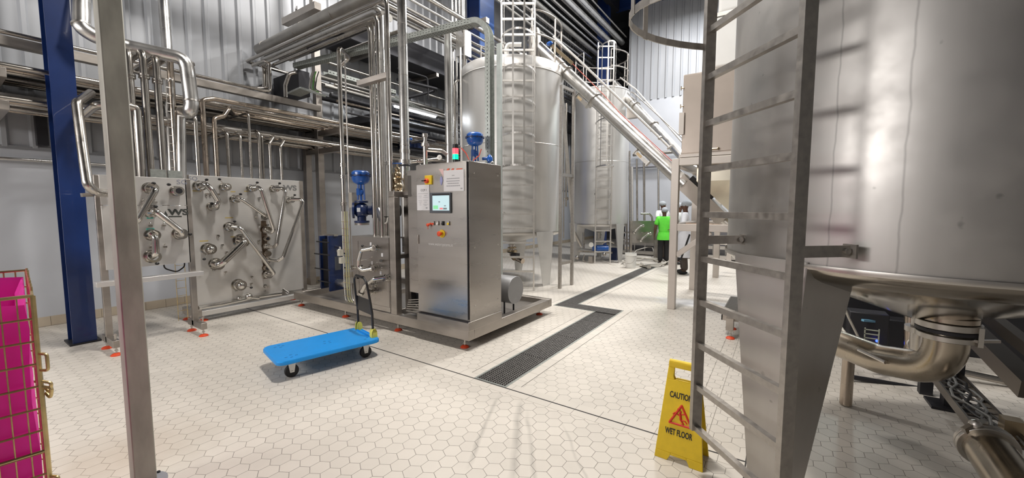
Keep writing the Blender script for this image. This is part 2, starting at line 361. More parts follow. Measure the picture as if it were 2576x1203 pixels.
# walls
wl = M(); wl.box((-8.26, -4.5, 0), (-8.2, 20, 2.38)); struct('wall_left', wl, LOWWALL)
def corrug(p0, d, nrm, length, z0, z1, pitch=.25):
    m = M(); n = int(length/pitch); prof = []
    for i in range(n):
        b = i*pitch
        prof += [(b, 0), (b+.10, 0), (b+.125, .035), (b+.165, .035), (b+.19, 0)]
    prof.append((n*pitch, 0)); p0, d, nrm = V(p0), V(d), V(nrm)
    vs = []
    for (t, h) in prof: q = p0+d*t+nrm*h; vs += [(q.x, q.y, z0), (q.x, q.y, z1)]
    m.add(vs, [(2*i, 2*i+2, 2*i+3, 2*i+1) for i in range(len(prof)-1)])
    return m
struct('wall_left_upper', corrug((-8.2, -4.5, 0), (0, 1, 0), (1, 0, 0), 24.5, 2.38, 9.4), CORR, sharp=20)
wb = M(); wb.box((-4.95, 15, 0), (6.5, 15.06, 5.5)); wb.box((-4.95, 15, 0), (-4.90, 20, 9.4)); struct('wall_back', wb, mat('pale_grey_wall_panel', (.56, .58, .62), .4, 0, .05, 0, (1, 1, 1)))
struct('wall_back_upper', corrug((-4.95, 15, 0), (1, 0, 0), (0, -1, 0), 11.5, 5.5, 8.85), CORR, sharp=20)
wd = M(); wd.box((-8.2, 20, 0), (-4.9, 20.06, 9.4)); struct('wall_back_recess', wd, DKWALL)
wr = M(); wr.box((6.5, -4.5, 0), (6.56, 20, 9.4)); struct('wall_right', wr, mat('plain_wall_panel', (.22, .22, .22), .6))
wf = M(); wf.box((-8.2, -4.56, 0), (6.5, -4.5, 9.4)); struct('wall_front', wf, mat('front_wall_panel', (.30, .30, .31), .6))
ce = M()
ce.box((-8.3, -4.5, 9.4), (6.5, 20, 9.45))
for i in range(12): y = -4+i*2.1; ce.box((-8.2, y, 9.15), (6.5, y+.08, 9.4))
struct('ceiling', ce, ROOF)
bb = M(); bb.box((-5.4, 14.75, 8.85), (6.5, 14.98, 9.4)); struct('trim_6', bb, BLUE)
for i, (x) in enumerate((-5.4, 0.5)):
    b = M(); b.box((x, -4.5, 8.75), (x+.2, 14.7, 9.15)); struct('trim_%d' % (7+i), b, DARK)
sk = M(); sk.box((-8.2, -4.5, 0), (-8.185, 20, .13)); o = struct('baseboard_left', sk, SKIRT)
gr = M()
for i in range(100): gr.box((-8.186, -4.5+i*.245, 0), (-8.1835, -4.497+i*.245, .13))
gr.box((-8.186, -4.5, 0), (-8.182, 20, .004))
build('joints', gr, mat('skirting_joint', (.2, .17, .13), .8), o)
sk = M(); sk.box((-4.9, 14.985, 0), (6.5, 15, .13)); struct('baseboard_back', sk, SKIRT)
# conduit and edge trim on the left wall
c = M(); c.box((-8.2, -4.5, 2.36), (-8.17, 20, 2.40)); struct('trim_9', c, mat('wall_flashing', (.32, .33, .35), .5, .4))
c = M(); c.tube([(-8.13, -4.5, 2.22), (-8.13, 1.9, 2.22)], .022); tag(build('wall_pipe', c, CLAD), 'pale horizontal pipe on the left wall just under the corrugated sheets', 'pipe')
# ================================================================== FOREGROUND LEFT
# worn square post
PY0, PY1 = X(338, 1203, -2.95).y, X(396, 1203, -2.95).y
m = M(); m.box((-3.045, PY0, .012), (-2.95, PY1, 3.4))
p = thing('support_post', 'worn square stainless steel post standing close to the camera at left', 'post', (-3.0, .70, 0))
build('tube', m, POSTM, p, bevel=.006)
m = M(); m.lathe([(.105, 0), (.105, .008), (.06, .014)], (-2.995, (PY0+PY1)/2, 0), n=28); build('base_flange', m, mat('grey_flange', (.30, .30, .33), .5, .3), p)
for i, a in enumerate((.5, 2.1, 3.7, 5.2)):
    b = M(); c = V((-2.995+.088*math.cos(a), (PY0+PY1)/2+.088*math.sin(a), .008)); b.lathe([(.009, 0), (.009, .012)], c, n=6); build('bolt', b, DARK, p)
# blue H column
p = thing('steel_column', 'tall dark blue painted H-section steel column by the left wall', 'column', (-6.9, .99, 0))
m = M(); m.box((-6.785, .889, 0), (-6.765, 1.089, 9.1)); build('flange', m, BLUE, p)
m = M(); m.box((-7.05, .889, 0), (-7.03, 1.089, 9.1)); build('flange', m, BLUE, p)
m = M(); m.box((-7.03, .982, 0), (-6.785, .996, 9.1)); build('web', m, BLUE, p)
m = M(); m.box((-7.08, .86, 0), (-6.74, 1.12, .02)); build('base_plate', m, DARK, p)
# roll cage with pink liner
cg = thing('wire_cage_trolley', 'yellow zinc wire cage trolley with a bright pink liner at the left edge', 'cage trolley', (-2.65, -.15, 0))
x0, x1, y0, y1, zt = -3.11, -2.18, -.8, .20, 1.29
CR = Matrix.Translation((x1, y1, 0)) @ Matrix.Rotation(math.radians(-4.6), 4, 'Z') @ Matrix.Translation((-x1, -y1, 0))
_build = build
def build(name, m, mats, parent=None, **k):
    if parent is not None and parent.name.startswith('wire_cage'): m.xf(CR)
    return _build(name, m, mats, parent, **k)
fm = M()
for (x, y) in ((x0, y0), (x1, y0), (x1, y1), (x0, y1)): fm.tube([(x, y, .12), (x, y, zt)], .0075, 8)
for z in (.14, .72, zt): fm.tube([(x0, y0, z), (x1, y0, z), (x1, y1, z), (x0, y1, z), (x0, y0, z)], .006, 8)
build('frame', fm, ZINC, cg)
wm = M()
for z in [zt-.082*i for i in range(1, 14)]:
    wm.tube([(x1, y0, z), (x1, y1, z)], .0042, 6); wm.tube([(x0, y1, z), (x1, y1, z)], .004, 6); wm.tube([(x0, y0, z), (x0, y1, z)], .004, 6)
for i in range(1, 28):
    y = y1-(y1-y0)*i/28; wm.tube([(x1, y, .14), (x1, y, zt-.004)], .0022, 6); wm.tube([(x0, y, .14), (x0, y, zt)], .003, 6)
for i in range(1, 9):
    x = x1-(x1-x0)*i/9; wm.tube([(x, y1, .14), (x, y1, zt)], .003, 6); wm.tube([(x, y1, zt), (x, y1+.0, zt+.02)], .004, 6)
build('wire_mesh', wm, ZINC, cg)
lm = M(); N_ = 26
ring = []
def lring(z, ins, rag):
    out = []
    a, b, c, d = x0+ins, x1-ins, y0+ins, y1-ins
    for t in range(4*N_):
        s, u = divmod(t, N_); u /= N_
        x, y = [(a+(b-a)*u, c), (b, c+(d-c)*u), (b+(a-b)*u, d), (a, d+(c-d)*u)][s]
        w = rag*math.sin(t*.37+z*5)+rag*.6*math.sin(t*1.13+z*9); dx = -1 if s == 1 else 1 if s == 3 else 0; dy = 1 if s == 0 else -1 if s == 2 else 0
        out.append((x+dx*abs(w), y+dy*abs(w), z+(rag*.5*math.sin(t*.8) if z > 1.1 else 0)))
    return out
zz = [.15, .3, .5, .7, .9, 1.05, 1.17, 1.262]; R_ = [lring(z, .012, .008) for z in zz]+[lring(1.20, .03, .01), lring(.6, .06, .01)]
n4 = 4*N_; lm.add([q for r in R_ for q in r], [(i*n4+j, i*n4+(j+1) % n4, (i+1)*n4+(j+1) % n4, (i+1)*n4+j) for i in range(len(R_)-1) for j in range(n4)]); lm.box((x0+.02, y0+.02, .14), (x1-.02, y1-.02, .16))
build('liner_bag', lm, PINK, cg, sharp=60)
for z in (1.08, .62, .33):   # hinge hooks on the corner
    h = M(); h.tube([(x1, y1+.0, z), (x1+.028, y1+.02, z), (x1+.028, y1+.02, z-.06), (x1, y1, z-.06)], .005, 8, .01); build('hinge_hook', h, ZINC, cg)
for z in (.98, .96):
    h = M(); h.tube([(x1, y1, z), (x1+.02, y1+.025, z-.01), (x1+.01, y1+.02, z-.05), (x1-.01, y1+.01, z-.03)], .005, 8, .01); build('latch', h, ZINC, cg)
h = M(); h.tube([(x1+.006, -.10, .50), (x1+.006, -.10, .565), (x1+.006, .01, .565), (x1+.006, .01, .50)], .008, 8, .02); build('flap_latch', h, CAGEM, cg)
h = M(); h.tube([(x1+.004, y0, .56), (x1+.004, y1+.0, .56)], .006, 8); h.tube([(x1+.004, y0, .50), (x1+.004, y1, .50)], .004, 8); build('flap_rail', h, CAGEM, cg)
for (x, y) in ((x0+.08, y0+.08), (x1-.08, y0+.08), (x1-.08, y1-.08), (x0+.08, y1-.08)):
    w = M(); w.disc((x, y, .055), (1, 0, 0), .055, .03); w.box((x-.03, y-.02, .055), (x+.03, y+.02, .145)); build('castor', w, RUB, cg)
# ================================================================== PLATFORM TROLLEY
e1 = V((.206, .9786, 0)); e2 = V((.9786, -.206, 0)); tc = V((-3.905, 2.262, 0))
TT = Matrix(((e1.x, e2.x, 0, tc.x), (e1.y, e2.y, 0, tc.y), (0, 0, 1, 0), (0, 0, 0, 1)))    # local: x along, y across(+ = right), z up
tr = thing('platform_trolley', 'blue plastic platform trolley with black folding handle on the tiled floor', 'trolley', tc)
def rrect(hx, hy, r, n=6):
    out = []
    for (cx, cy, a) in ((hx-r, hy-r, 0), (-hx+r, hy-r, 90), (-hx+r, -hy+r, 180), (hx-r, -hy+r, 270)):
        for i in range(n+1): q = math.radians(a+90*i/n); out.append((cx+r*math.cos(q), cy+r*math.sin(q)))
    return out
m = M(); rings = [(.485, .285, .155), (.498, .295, .16), (.498, .295, .186), (.490, .288, .197)]
n = 28; vs = []
for hx, hy, z in rings: vs += [(x, y, z) for x, y in rrect(hx, hy, .075)]
m.add(vs, [(i*n+j, i*n+(j+1) % n, (i+1)*n+(j+1) % n, (i+1)*n+j) for i in range(3) for j in range(n)]+[tuple(range(n-1, -1, -1)), tuple(3*n+j for j in range(n))])
deck = build('deck', m.xf(TT), DECK, tr, sharp=40)
m = M(); m.box((.425, -.17, .197), (.432, .17, .212)); m.box((.475, -.2, .197), (.482, .2, .206)); build('crossbar', m.xf(TT), DECK, tr)
m = M()
for (x, y) in ((-.40, -.19), (-.36, -.22), (-.36, -.15), (-.33, -.19), (-.40, .19), (-.36, .22), (-.35, .15), (-.31, .19), (.02, -.03), (.06, 0), (.0, .04), (.05, .05), (.36, -.19), (.40, -.15), (.36, .20), (.40, .16)):
    m.box((x-.012, y-.006, .195), (x+.012, y+.006, .1975))
build('screw_recess', m.xf(TT), mat('deck_recess', (.01, .13, .40), .6), deck)
for (x, y) in ((-.36, -.2), (-.36, .2), (.36, -.2), (.36, .2)):
    c = M(); c.box((x-.05, y-.04, .148), (x+.05, y+.04, .156)); c.prism([(x-.035, y-.024, .15), (x+.035, y-.024, .15), (x+.018, y-.024, .05), (x-.018, y-.024, .05)], (0, .003, 0)); c.prism([(x-.035, y+.021, .15), (x+.035, y+.021, .15), (x+.018, y+.021, .05), (x-.018, y+.021, .05)], (0, .003, 0))
    c.tube([(x, y-.03, .062), (x, y+.03, .062)], .008, 8)
    cs = build('castor', c.xf(TT), mat('castor_fork', (.60, .60, .58), .4, .8), tr)
    w = M(); w.lathe([(.038, -.018), (.058, -.018), (.062, -.010), (.062, .010), (.058, .018), (.038, .018)], (x, y, .062), (0, 1, 0), 28); build('tyre', w.xf(TT), RUB, cs)
    w = M(); w.lathe([(.03, -.012), (.04, -.016), (.04, .016), (.03, .012)], (x, y, .062), (0, 1, 0), 24); build('wheel_hub', w.xf(TT), mat('hub_grey', (.35, .35, .35), .5, .4), cs)
hh = [(.455, -.19, .20), (.45, -.19, .46), (.43, -.185, .62), (.41, -.16, .80), (.405, -.10, .845), (.405, .10, .845), (.41, .16, .80), (.43, .185, .62), (.45, .19, .46), (.455, .19, .20)]
m = M(); m.tube(hh, .0125, 12, .07); m.tube([(.405, -.09, .846), (.405, .09, .846)], .0165, 12); hd = build('handle', m.xf(TT), BLK, tr)
m = M(); m.box((.443, -.18, .44), (.449, .18, .60)); build('handle_panel', m.xf(TT), BLK, tr)
m = M(); m.box((.39, -.05, .815), (.41, -.03, .835)); build('grip_lug', m.xf(TT), BLK, hd)
for s in (-1, 1):
    m = M()
    for k in (-.03, .018):
        y = .19*s+k
        m.prism([(.425, y, .197), (.49, y, .197), (.488, y, .255), (.475, y, .285), (.445, y, .29), (.43, y, .26)], (0, .012, 0))
    if s > 0: m.prism([(.425, .16, .20), (.43, .16, .262), (.445, .16, .29), (.475, .16, .285), (.488, .16, .255), (.47, .16, .25), (.44, .16, .25)], (0, .06, 0))
    build('hinge_block', m.xf(TT), YCLAMP, tr)
# ================================================================== WET FLOOR SIGN
A = V((-.612, 2.555, 0)); B_ = V((-.322, 2.545, 0)); u = (B_-A).normalized(); nrm = V((-u.y, u.x, 0))   # nrm points away from camera
sg = thing('wet_floor_sign', 'yellow folding caution wet floor sign standing by the ladder', 'sign', (A+B_)/2)
def SP(t, z, back=False):   # t across 0..1, z up the leaning face
    W = .288; lean = .085*(1-z/.62)
    c = (A+B_)/2 + (nrm*.10); half = (W/2)*(1-z/.62*.36)
    y = -(.10*(1-z/.62)) if not back else .10*(1-z/.62)
    q = c + u*((t-.5)*2*half) + nrm*y; return V((q.x, q.y, z))
for back in (False, True):
    m = M()
    lo = [(0, 0), (.27, 0), (.33, .035), (.67, .035), (.73, 0), (1, 0)]
    zh0, zh1 = .50, .575
    def slab(quads):
        for q in quads:
            P = [SP(t, z, back) for t, z in q]; m.prism(P, nrm*(.012 if not back else -.012))
    slab([[(0, 0), (.27, 0), (.33, .035), (.33, .05), (0, .05)], [(.73, 0), (1, 0), (1, .05), (.67, .05), (.67, .035)], [(.33, .035), (.67, .035), (.67, .05), (.33, .05)],
          [(0, .05), (1, .05), (1, .50), (0, .50)], [(0, .50), (.24, .50), (.20, .52), (.20, .575), (0, .575)], [(.76, .50), (1, .50), (1, .575), (.80, .575), (.80, .52)], [(.24, .50), (.76, .50), (.72, .505), (.28, .505)], [(0, .575), (1, .575), (1, .615), (0, .615)]])
    build('front_panel' if not back else 'rear_panel', m, YEL, sg, bevel=.003)
m = M(); m.tube([SP(.02, .612), SP(.98, .612)], .016, 10); build('hinge', m, YEL, sg)
fo = -nrm*.0016; upv = (SP(.5, .5)-SP(.5, .1)).normalized(); nn = u.cross(upv)
def stext(s, z, h, wid):
    c = bpy.data.curves.new('lettering', 'FONT'); c.body = s; c.size = h; c.extrude = .0006; c.align_x = 'CENTER'; c.offset = .0012; c.materials.append(INK)
    o = bpy.data.objects.new('lettering', c); COL.objects.link(o); bpy.context.view_layer.update(); sx = wid/max(o.dimensions.x, .01)
    q = SP(.5, z)-nn*-.0015-u*.008; r = u*sx
    o.parent = sg; o.matrix_parent_inverse = Matrix.Translation(-sg.location); o.matrix_basis = Matrix(((r.x, upv.x, nn.x, q.x), (r.y, upv.y, nn.y, q.y), (r.z, upv.z, nn.z, q.z), (0, 0, 0, 1))); mesh_text(o)
stext('CAUTION', .392, .052, .134); stext('WET FLOOR', .165, .052, .162)
m = M(); nb = nn*.0012
def ST(a, b): c = SP(.5, .29+(b-.29)*.85); return c+u*a*.85+nb
tri = [ST(-.078, .225), ST(.078, .225), ST(0, .365)]
for i in range(3): m.tube([tri[i], tri[(i+1) % 3]], .0065, 8)
for q in tri: m.ball(q, .0066, 8)
a = [((-.004, .325), (-.012, .29), .008), ((-.012, .29), (-.045, .305), .005), ((-.045, .305), (-.058, .29), .004), ((-.004, .30), (.03, .31), .005), ((-.006, .30), (.0, .262), .010), ((.0, .262), (.03, .262), .006), ((.03, .262), (.045, .245), .005), ((.0, .262), (.02, .235), .007)]
for p0, p1, r in a: m.tube([ST(*p0), ST(*p1)], r*.75, 6)
m.ball(ST(-.018, .333), .009, 8)
build('slipping_figure_symbol', m, REDINK, sg)
# ================================================================== GENERATORS
def level_foot(parent, x, y, ztop, r=.045, name='levelling_foot'):
    m = M(); m.lathe([(r, 0), (r, .008), (r*.75, .02), (r*.3, .028)], (x, y, 0), n=20); f = build(name, m, RED, parent)
    m = M(); m.tube([(x, y, .02), (x, y, ztop)], .009, 8); m.lathe([(.016, 0), (.016, .012)], (x, y, ztop-.02), n=6); m.lathe([(.016, 0), (.016, .01)], (x, y, .05), n=6); build('threaded_stem', m, STEEL, f)
def ladder(name, label, O, w, n, width, z0, z1, step, matl, group=None, zr0=None, stile=(.05, .025), cage=None, hoops=(), rung=.03, brackets=(), blen=.2, straps=5, depth=None):
    """O base centre, w along the rungs, n outward to the climber"""
    O, w, n = V(O), V(w).normalized(), V(n).normalized(); t = thing(name, label, 'ladder', O, group)
    for s in (-1, 1):
        m = M(); m.bar(O+w*s*width/2+ZA*z0, O+w*s*width/2+ZA*z1, stile[1], stile[0], up=n); build('stile', m, matl, t)
    z = zr0 if zr0 is not None else z0+.02
    while z < z1-.05:
        m = M(); m.bar(O-w*(width/2-.01)+ZA*z, O+w*(width/2-.01)+ZA*z, rung, rung, up=ZA); build('rung', m, matl, t); z += step
    for z in brackets:
        for s in (-1, 1):
            m = M(); a = O+w*s*width/2+ZA*z; m.bar(a, a-n*blen, .008, .05); m.bar(a-n*(blen-.005)-w*.03, a-n*(blen-.005)+w*.03, .01, .06); m.disc(a-n*(blen-.03)+w*.006, w, .014, .02, 8); build('wall_bracket', m, matl, t)
    if cage:
        r = width/2; dp = depth or .7
        def hp(a, z): return O+w*(-math.cos(a)*(r+.01))*(1 if 0 < a < PI else 1)+n*(math.sin(a)*dp)+ZA*z
        for z in hoops:
            m = M(); P = [hp(PI*i/20, z) for i in range(21)]
            for i in range(20): m.bar(P[i], P[i+1], .006, .034, up=ZA)
            build('cage_hoop', m, matl, t)
        for i in range(straps):
            a = PI*(i+1)/(straps+1) if straps > 1 else PI/2; m = M(); m.bar(hp(a, cage[0]), hp(a, cage[1]), .035, .005, up=(hp(a, 0)-O-n*.3)); build('cage_strap', m, matl, t)
    return t
def tank(name, label, C, R, zb, zt, legs, matl, cone=.28, group=None, legh=None, seams=(), out=True):
    C = V((C[0], C[1], 0)); t = thing(name, label, 'tank', C, group)
    m = M(); m.lathe([(R, zb), (R, zt)], C, n=96); m.f = [f for f in m.f if len(f) == 4]; m.mi = m.mi[:len(m.f)]; sh = build('shell', m, matl, t, sharp=30)
    m = M(); m.lathe([(.06, zb-cone), (R*.5, zb-cone*.56), (R*.90, zb-.085), (R*.955, zb-.06), (R*.985, zb-.03), (R+.001, zb)], C, n=96); m.f = [f for f in m.f if len(f) == 4]; m.mi = m.mi[:len(m.f)]; build('bottom_cone', m, SHEET if matl is not TANKF else POLD, t, sharp=60)
    m = M(); m.lathe([(R+.012, zb-.012), (R+.014, zb), (R+.012, zb+.012)], C, n=96); m.f = [f for f in m.f if len(f) == 4]; m.mi = m.mi[:len(m.f)]; build('rim_band', m, STEEL, t, sharp=60)
    m = M(); m.lathe([(R+.004, zt-.01), (R+.012, zt), (R*.97, zt+.05), (R*.7, zt+.12), (.0, zt+.18)], C, n=96); build('top_head', m, matl, t, sharp=45)
    for z in seams: m = M(); m.lathe([(R+.0005, z-.006), (R+.004, z), (R+.0005, z+.006)], C, n=96); m.f = [f for f in m.f if len(f) == 4]; m.mi = m.mi[:len(m.f)]; build('weld_seam', m, STEEL, sh, sharp=60)
    for (a, wa, wb_, sgn) in legs:       # angle of the fold, top width of the face plate, of the side plate
        f = V((math.cos(a), math.sin(a), 0)); tdir = V((-f.y, f.x, 0))*sgn
        b = C+f*(R+.012); m = M()
        h = legh or zb+.02
        m.prism([b+ZA*h, b+tdir*wa+ZA*h, b+tdir*(wa*.62)+ZA*.0, b+tdir*(wa*.22)+ZA*.0], -f*.008)
        m.prism([b+ZA*h, b-f*wb_+ZA*(h-.1), b-f*wb_*.42+tdir*(wa*.2)+ZA*.0, b+tdir*(wa*.22)+ZA*.0], tdir*.008)
        build('leg', m, matl, t, sharp=20)
    if out:
        m = M(); m.tube([C+ZA*(zb-cone+.01), C+ZA*(zb-cone-.18)], .06, 16); m.disc(C+ZA*(zb-cone-.06), ZA, .085, .03); build('outlet_nozzle', m, STEEL, t)
    return t
# ================================================================== TANKS
def tank_front_mat():
    m, nt, b = nodes('large_tank_steel'); N = nt.nodes.new; L = nt.links.new
    g = N('ShaderNodeNewGeometry'); mp = N('ShaderNodeMapping'); mp.inputs['Scale'].default_value = (7, 7, .35); L(g.outputs['Position'], mp.inputs[0])
    n1 = N('ShaderNodeTexNoise'); n1.inputs['Scale'].default_value = 1; n1.inputs['Detail'].default_value = 3; L(mp.outputs[0], n1.inputs[0])
    n2 = N('ShaderNodeTexNoise'); n2.inputs['Scale'].default_value = 13; n2.inputs['Detail'].default_value = 2; L(g.outputs['Position'], n2.inputs[0])
    n3 = N('ShaderNodeTexNoise'); n3.inputs['Scale'].default_value = 5; n3.inputs['Detail'].default_value = 4; L(g.outputs['Position'], n3.inputs[0])
    def ma(op, a, c=None):
        n = N('ShaderNodeMath'); n.operation = op
        for i, q in enumerate((a, c)):
            if q is None: continue
            if isinstance(q, (int, float)): n.inputs[i].default_value = q
            else: L(q, n.inputs[i])
        return n.outputs[0]
    sp = N('ShaderNodeMapRange'); L(n2.outputs[0], sp.inputs[0]); sp.inputs[1].default_value = .72; sp.inputs[2].default_value = .76; sp.inputs[3].default_value = 1; sp.inputs[4].default_value = .72
    tone = ma('MULTIPLY', ma('ADD', ma('MULTIPLY', n1.outputs[0], .22), .87), sp.outputs[0])
    # two long drip stains running down the shell
    s = N('ShaderNodeSeparateXYZ'); L(g.outputs['Position'], s.inputs[0])
    cx, cy = TF
    ang = ma('ARCTAN2', ma('SUBTRACT', s.outputs[1], cy), ma('SUBTRACT', s.outputs[0], cx))
    mz = N('ShaderNodeMapping'); mz.inputs['Scale'].default_value = (.0, .0, 3.2); L(g.outputs['Position'], mz.inputs[0]); nz = N('ShaderNodeTexNoise'); nz.inputs['Scale'].default_value = 1; nz.inputs['Detail'].default_value = 3; L(mz.outputs[0], nz.inputs[0])
    wob = ma('MULTIPLY', ma('SUBTRACT', nz.outputs[0], .5), .05)
    for px, w, st in ((2085, .0055, .33), (2262, .006, .30)):
        a0 = hit_ang(px)
        d = ma('ABSOLUTE', ma('ADD', ma('SUBTRACT', ang, a0), wob))
        k = N('ShaderNodeMapRange'); L(d, k.inputs[0]); k.inputs[1].default_value = 0; k.inputs[2].default_value = w; k.inputs[3].default_value = 1-st; k.inputs[4].default_value = 1
        tone = ma('MULTIPLY', tone, k.outputs[0])
    v = N('ShaderNodeVectorMath'); v.operation = 'SCALE'; v.inputs[0].default_value = (.52, .505, .485); L(tone, v.inputs['Scale']); L(v.outputs[0], b.inputs['Base Color'])
    b.inputs['Metallic'].default_value = 1
    r = N('ShaderNodeMapRange'); L(n3.outputs[0], r.inputs[0]); r.inputs[1].default_value = .3; r.inputs[2].default_value = .7; r.inputs[3].default_value = .34; r.inputs[4].default_value = .5; L(r.outputs[0], b.inputs['Roughness'])
    return m
TF = (.718, 3.195); RF = 1.02
def hit_ang(px):
    d = ray(px, 600); d.z = 0; d.normalize(); c = V((TF[0], TF[1], 0)); bq = d.dot(c); t = bq-math.sqrt(bq*bq-c.length_squared+RF*RF); q = d*t-c; return math.atan2(q.y, q.x)
TANKF = tank_front_mat(); POLD = mat('polished_cone_steel', (.36, .33, .29), .14, 1, .15, 0, (2, 2, 2), rvar=.06)
FH = V((-math.sin(YAW), math.cos(YAW), 0))
def CG(px, d): return FH*d+RT*((px-CX)/F*d)
deg = math.radians
tank('storage_tank', 'huge brushed steel tank filling the right side behind the near ladder', TF, RF, 1.32, 5.6, [(deg(234.5), .40, .36, -1), (deg(354), .42, .34, -1)], TANKF, cone=.36)
C1 = (-5.06, 7.5); tank('storage_tank', 'steel tank behind the control cabinet with a caged ladder in front', C1, 1.13, 1.10, 4.36, [(deg(-6), .6, .34, -1), (deg(124), .42, .34, -1), (deg(244), .42, .34, -1)], TANKM, seams=(2.9,))
C2 = (-4.64, 11.7); tank('storage_tank', 'narrower far steel tank with a white sheen right of the larger caged-ladder tank', C2, .83, 1.12, 5.0, [(deg(-8), .5, .3, -1), (deg(122), .4, .3, -1), (deg(242), .4, .3, -1)], TANKM, seams=(2.95,))
cxl, cyl_ = V((-5.06, 7.5, 0)), None
m = M(); m.lathe([(1.125, 4.37), (1.115, 4.56), (1.09, 4.58)], (-5.06, 7.5, 0), n=80); m.f = [f for f in m.f if len(f) == 4]; m.mi = m.mi[:len(m.f)]
tag(build('top_collar', m, TANKM, sharp=60), 'upstanding steel collar around the top of the caged-ladder tank', 'tank collar')
# foreground ladder
LO = V((-.153, 2.266, 0)); Lw = V((-.686, .728, 0)); Ln = V((-.728, -.686, 0)); 
Lc = RT*1.14+FH*1.965
pL = CG(1768, 2.30); pR = CG(2005, 1.665); Lc = (pL+pR)/2; Lw = (pR-pL).normalized(); Ln = V((Lw.y, -Lw.x, 0)); Ln = Ln if Ln.dot(V((-1, -.5, 0))) > 0 else -Ln
lad = ladder('tank_ladder', 'grey steel ladder standing right in front of the huge tank at right', Lc, Lw, Ln, (pR-pL).length, .27, 4.8, .2555, CAGEM, zr0=.285, stile=(.06, .03), rung=.032, brackets=(1.415,), blen=.27, cage=(2.48, 4.7), hoops=(2.50, 3.3, 4.1), straps=3, depth=.60)
# ladder on first tank
ladder('tank_ladder', 'pale steel caged ladder on the tank behind the control cabinet', CG(1303, 7.62), RT, -FH, .61, .02, 5.75, .276, mat('light_ladder_steel', (.68, .66, .63), .4, .85, .1, 0, (20, 20, 20)), group=None, zr0=.38, stile=(.05, .03), rung=.035, brackets=(1.5, 3.2, 4.7), blen=.28, cage=(2.36, 5.7), hoops=(2.36, 2.92, 3.5, 4.08, 4.68, 5.28), straps=4, depth=.55)
# ladder on second tank
ladder('tank_ladder', 'thin caged ladder on the far narrow tank', CG(1517, 11.35), RT, -FH, .44, .03, 6.15, .3, MT['light_ladder_steel'], zr0=.35, stile=(.05, .03), rung=.028, brackets=(2, 4), blen=.3, cage=(2.75, 5.95), hoops=(2.75, 4.0, 4.95, 5.95), straps=4, depth=.62)
# guard rails on tank tops
def guard(name, label, C, R, z, hs, n, a0, a1, matl=CAGEM):
    t = thing(name, label, 'guard rail', (C[0], C[1], z))
    for h in hs:
        m = M(); m.tube([(C[0]+R*math.cos(a0+(a1-a0)*i/40), C[1]+R*math.sin(a0+(a1-a0)*i/40), z+h) for i in range(41)], .018, 8); build('rail', m, matl, t)
    for i in range(n):
        a = a0+(a1-a0)*i/(n-1); m = M(); x, y = C[0]+R*math.cos(a), C[1]+R*math.sin(a); m.tube([(x, y, z), (x, y, z+max(hs))], .018, 8); build('upright', m, matl, t)
guard('guard_rail', 'round steel guard rail above the tank behind the control cabinet', C1, 1.08, 4.56, (.45, .9), 9, deg(-35), deg(235))
guard('guard_rail', 'round steel guard rail above the far narrow tank', C2, .78, 5.15, (.45, .9), 7, deg(-50), deg(250))
# agitator motor, breather and chute on first tank
m = M(); q = D(1315, 165, 8.6); m.lathe([(.045, -.2), (.045, 0), (.11, .01), (.115, .05), (.115, .2), (.10, .23)], q, n=24); tag(build('tank_vent', m, STEEL), 'small cylindrical steel vent cap on top of the caged-ladder tank', 'vent')
m = M(); q = D(1345, 150, 8.9); m.tube([q-ZA*.1, q+ZA*.5, q+ZA*.62+V((-.05, .05, .0))], .14, 20, .1); m.disc(q-ZA*.1, ZA, .2, .04, 24); m.disc(q-ZA*.03, ZA, .2, .03, 24); tag(build('inlet_chute', m, STEEL), 'steel discharge chute dropping from the nearer screw conveyor into the tank top', 'chute')
m = M(); q = D(1275, 150, 8.2); m.tube([q, q+ZA*.3, q+ZA*.3+RT*.3], .045, 12, .08); tag(build('tank_pipe', m, WHITE), 'pale bent pipe stub on the tank top behind the caged ladder', 'pipe')
# valve under first tank
t = thing('tank_valve', 'brown-grey valve and pipework under the caged-ladder tank', 'valve', (-5.06, 7.5, .3))
m = M(); m.tube([(-5.06, 7.5, .85), (-5.06, 7.5, .5), (-4.7, 7.4, .42)], .06, 14, .08); build('outlet_bend', m, RUSTP, t)
m = M(); m.disc((-5.06, 7.5, .62), ZA, .12, .05); m.disc((-5.06, 7.5, .7), ZA, .10, .03); m.ball((-4.95, 7.45, .5), .09); build('valve_body', m, BRASS, t)
m = M(); m.bar((-5.1, 7.4, .60), (-4.75, 7.25, .60), .03, .02); m.box((-4.9, 7.2, .52), (-4.75, 7.35, .60)); build('lever', m, DARK, t)
# ================================================================== OUTLET PIPEWORK UNDER THE LARGE TANK
oc = V((TF[0], TF[1], 0)); q0 = D(2382, 838, 2.19); q1 = D(2378, 905, 2.17)
t = thing('tank_outlet_bend', 'large dull steel outlet elbow curving left under the huge tank', 'pipe', (q0.x, q0.y, .5))
m = M(); m.tube([(q0.x, q0.y, 1.22), (q0.x, q0.y, .70), D(2215, 905, 2.55), D(2120, 868, 2.8), D(2040, 840, 3.1)], .092, 28, .26, seg=12); build('elbow', m, mat('outlet_steel', (.42, .37, .30), .26, 1, .25, 0, (5, 5, 5), rvar=.1), t)
for dz, r, h, mt in ((.90, .125, .03, STEEL), (.935, .128, .02, DARK), (.965, .13, .035, STEEL), (1.0, .12, .03, RUSTP)):
    m = M(); m.lathe([(r, -h/2), (r, h/2)], (q0.x, q0.y, dz), n=40); build('flange', m, mt, t, bevel=.003)
m = M(); m.tube([D(2228, 912, 2.42), D(2160, 880, 2.6)], .012, 8); build('weld_bead', m, STEEL, t)
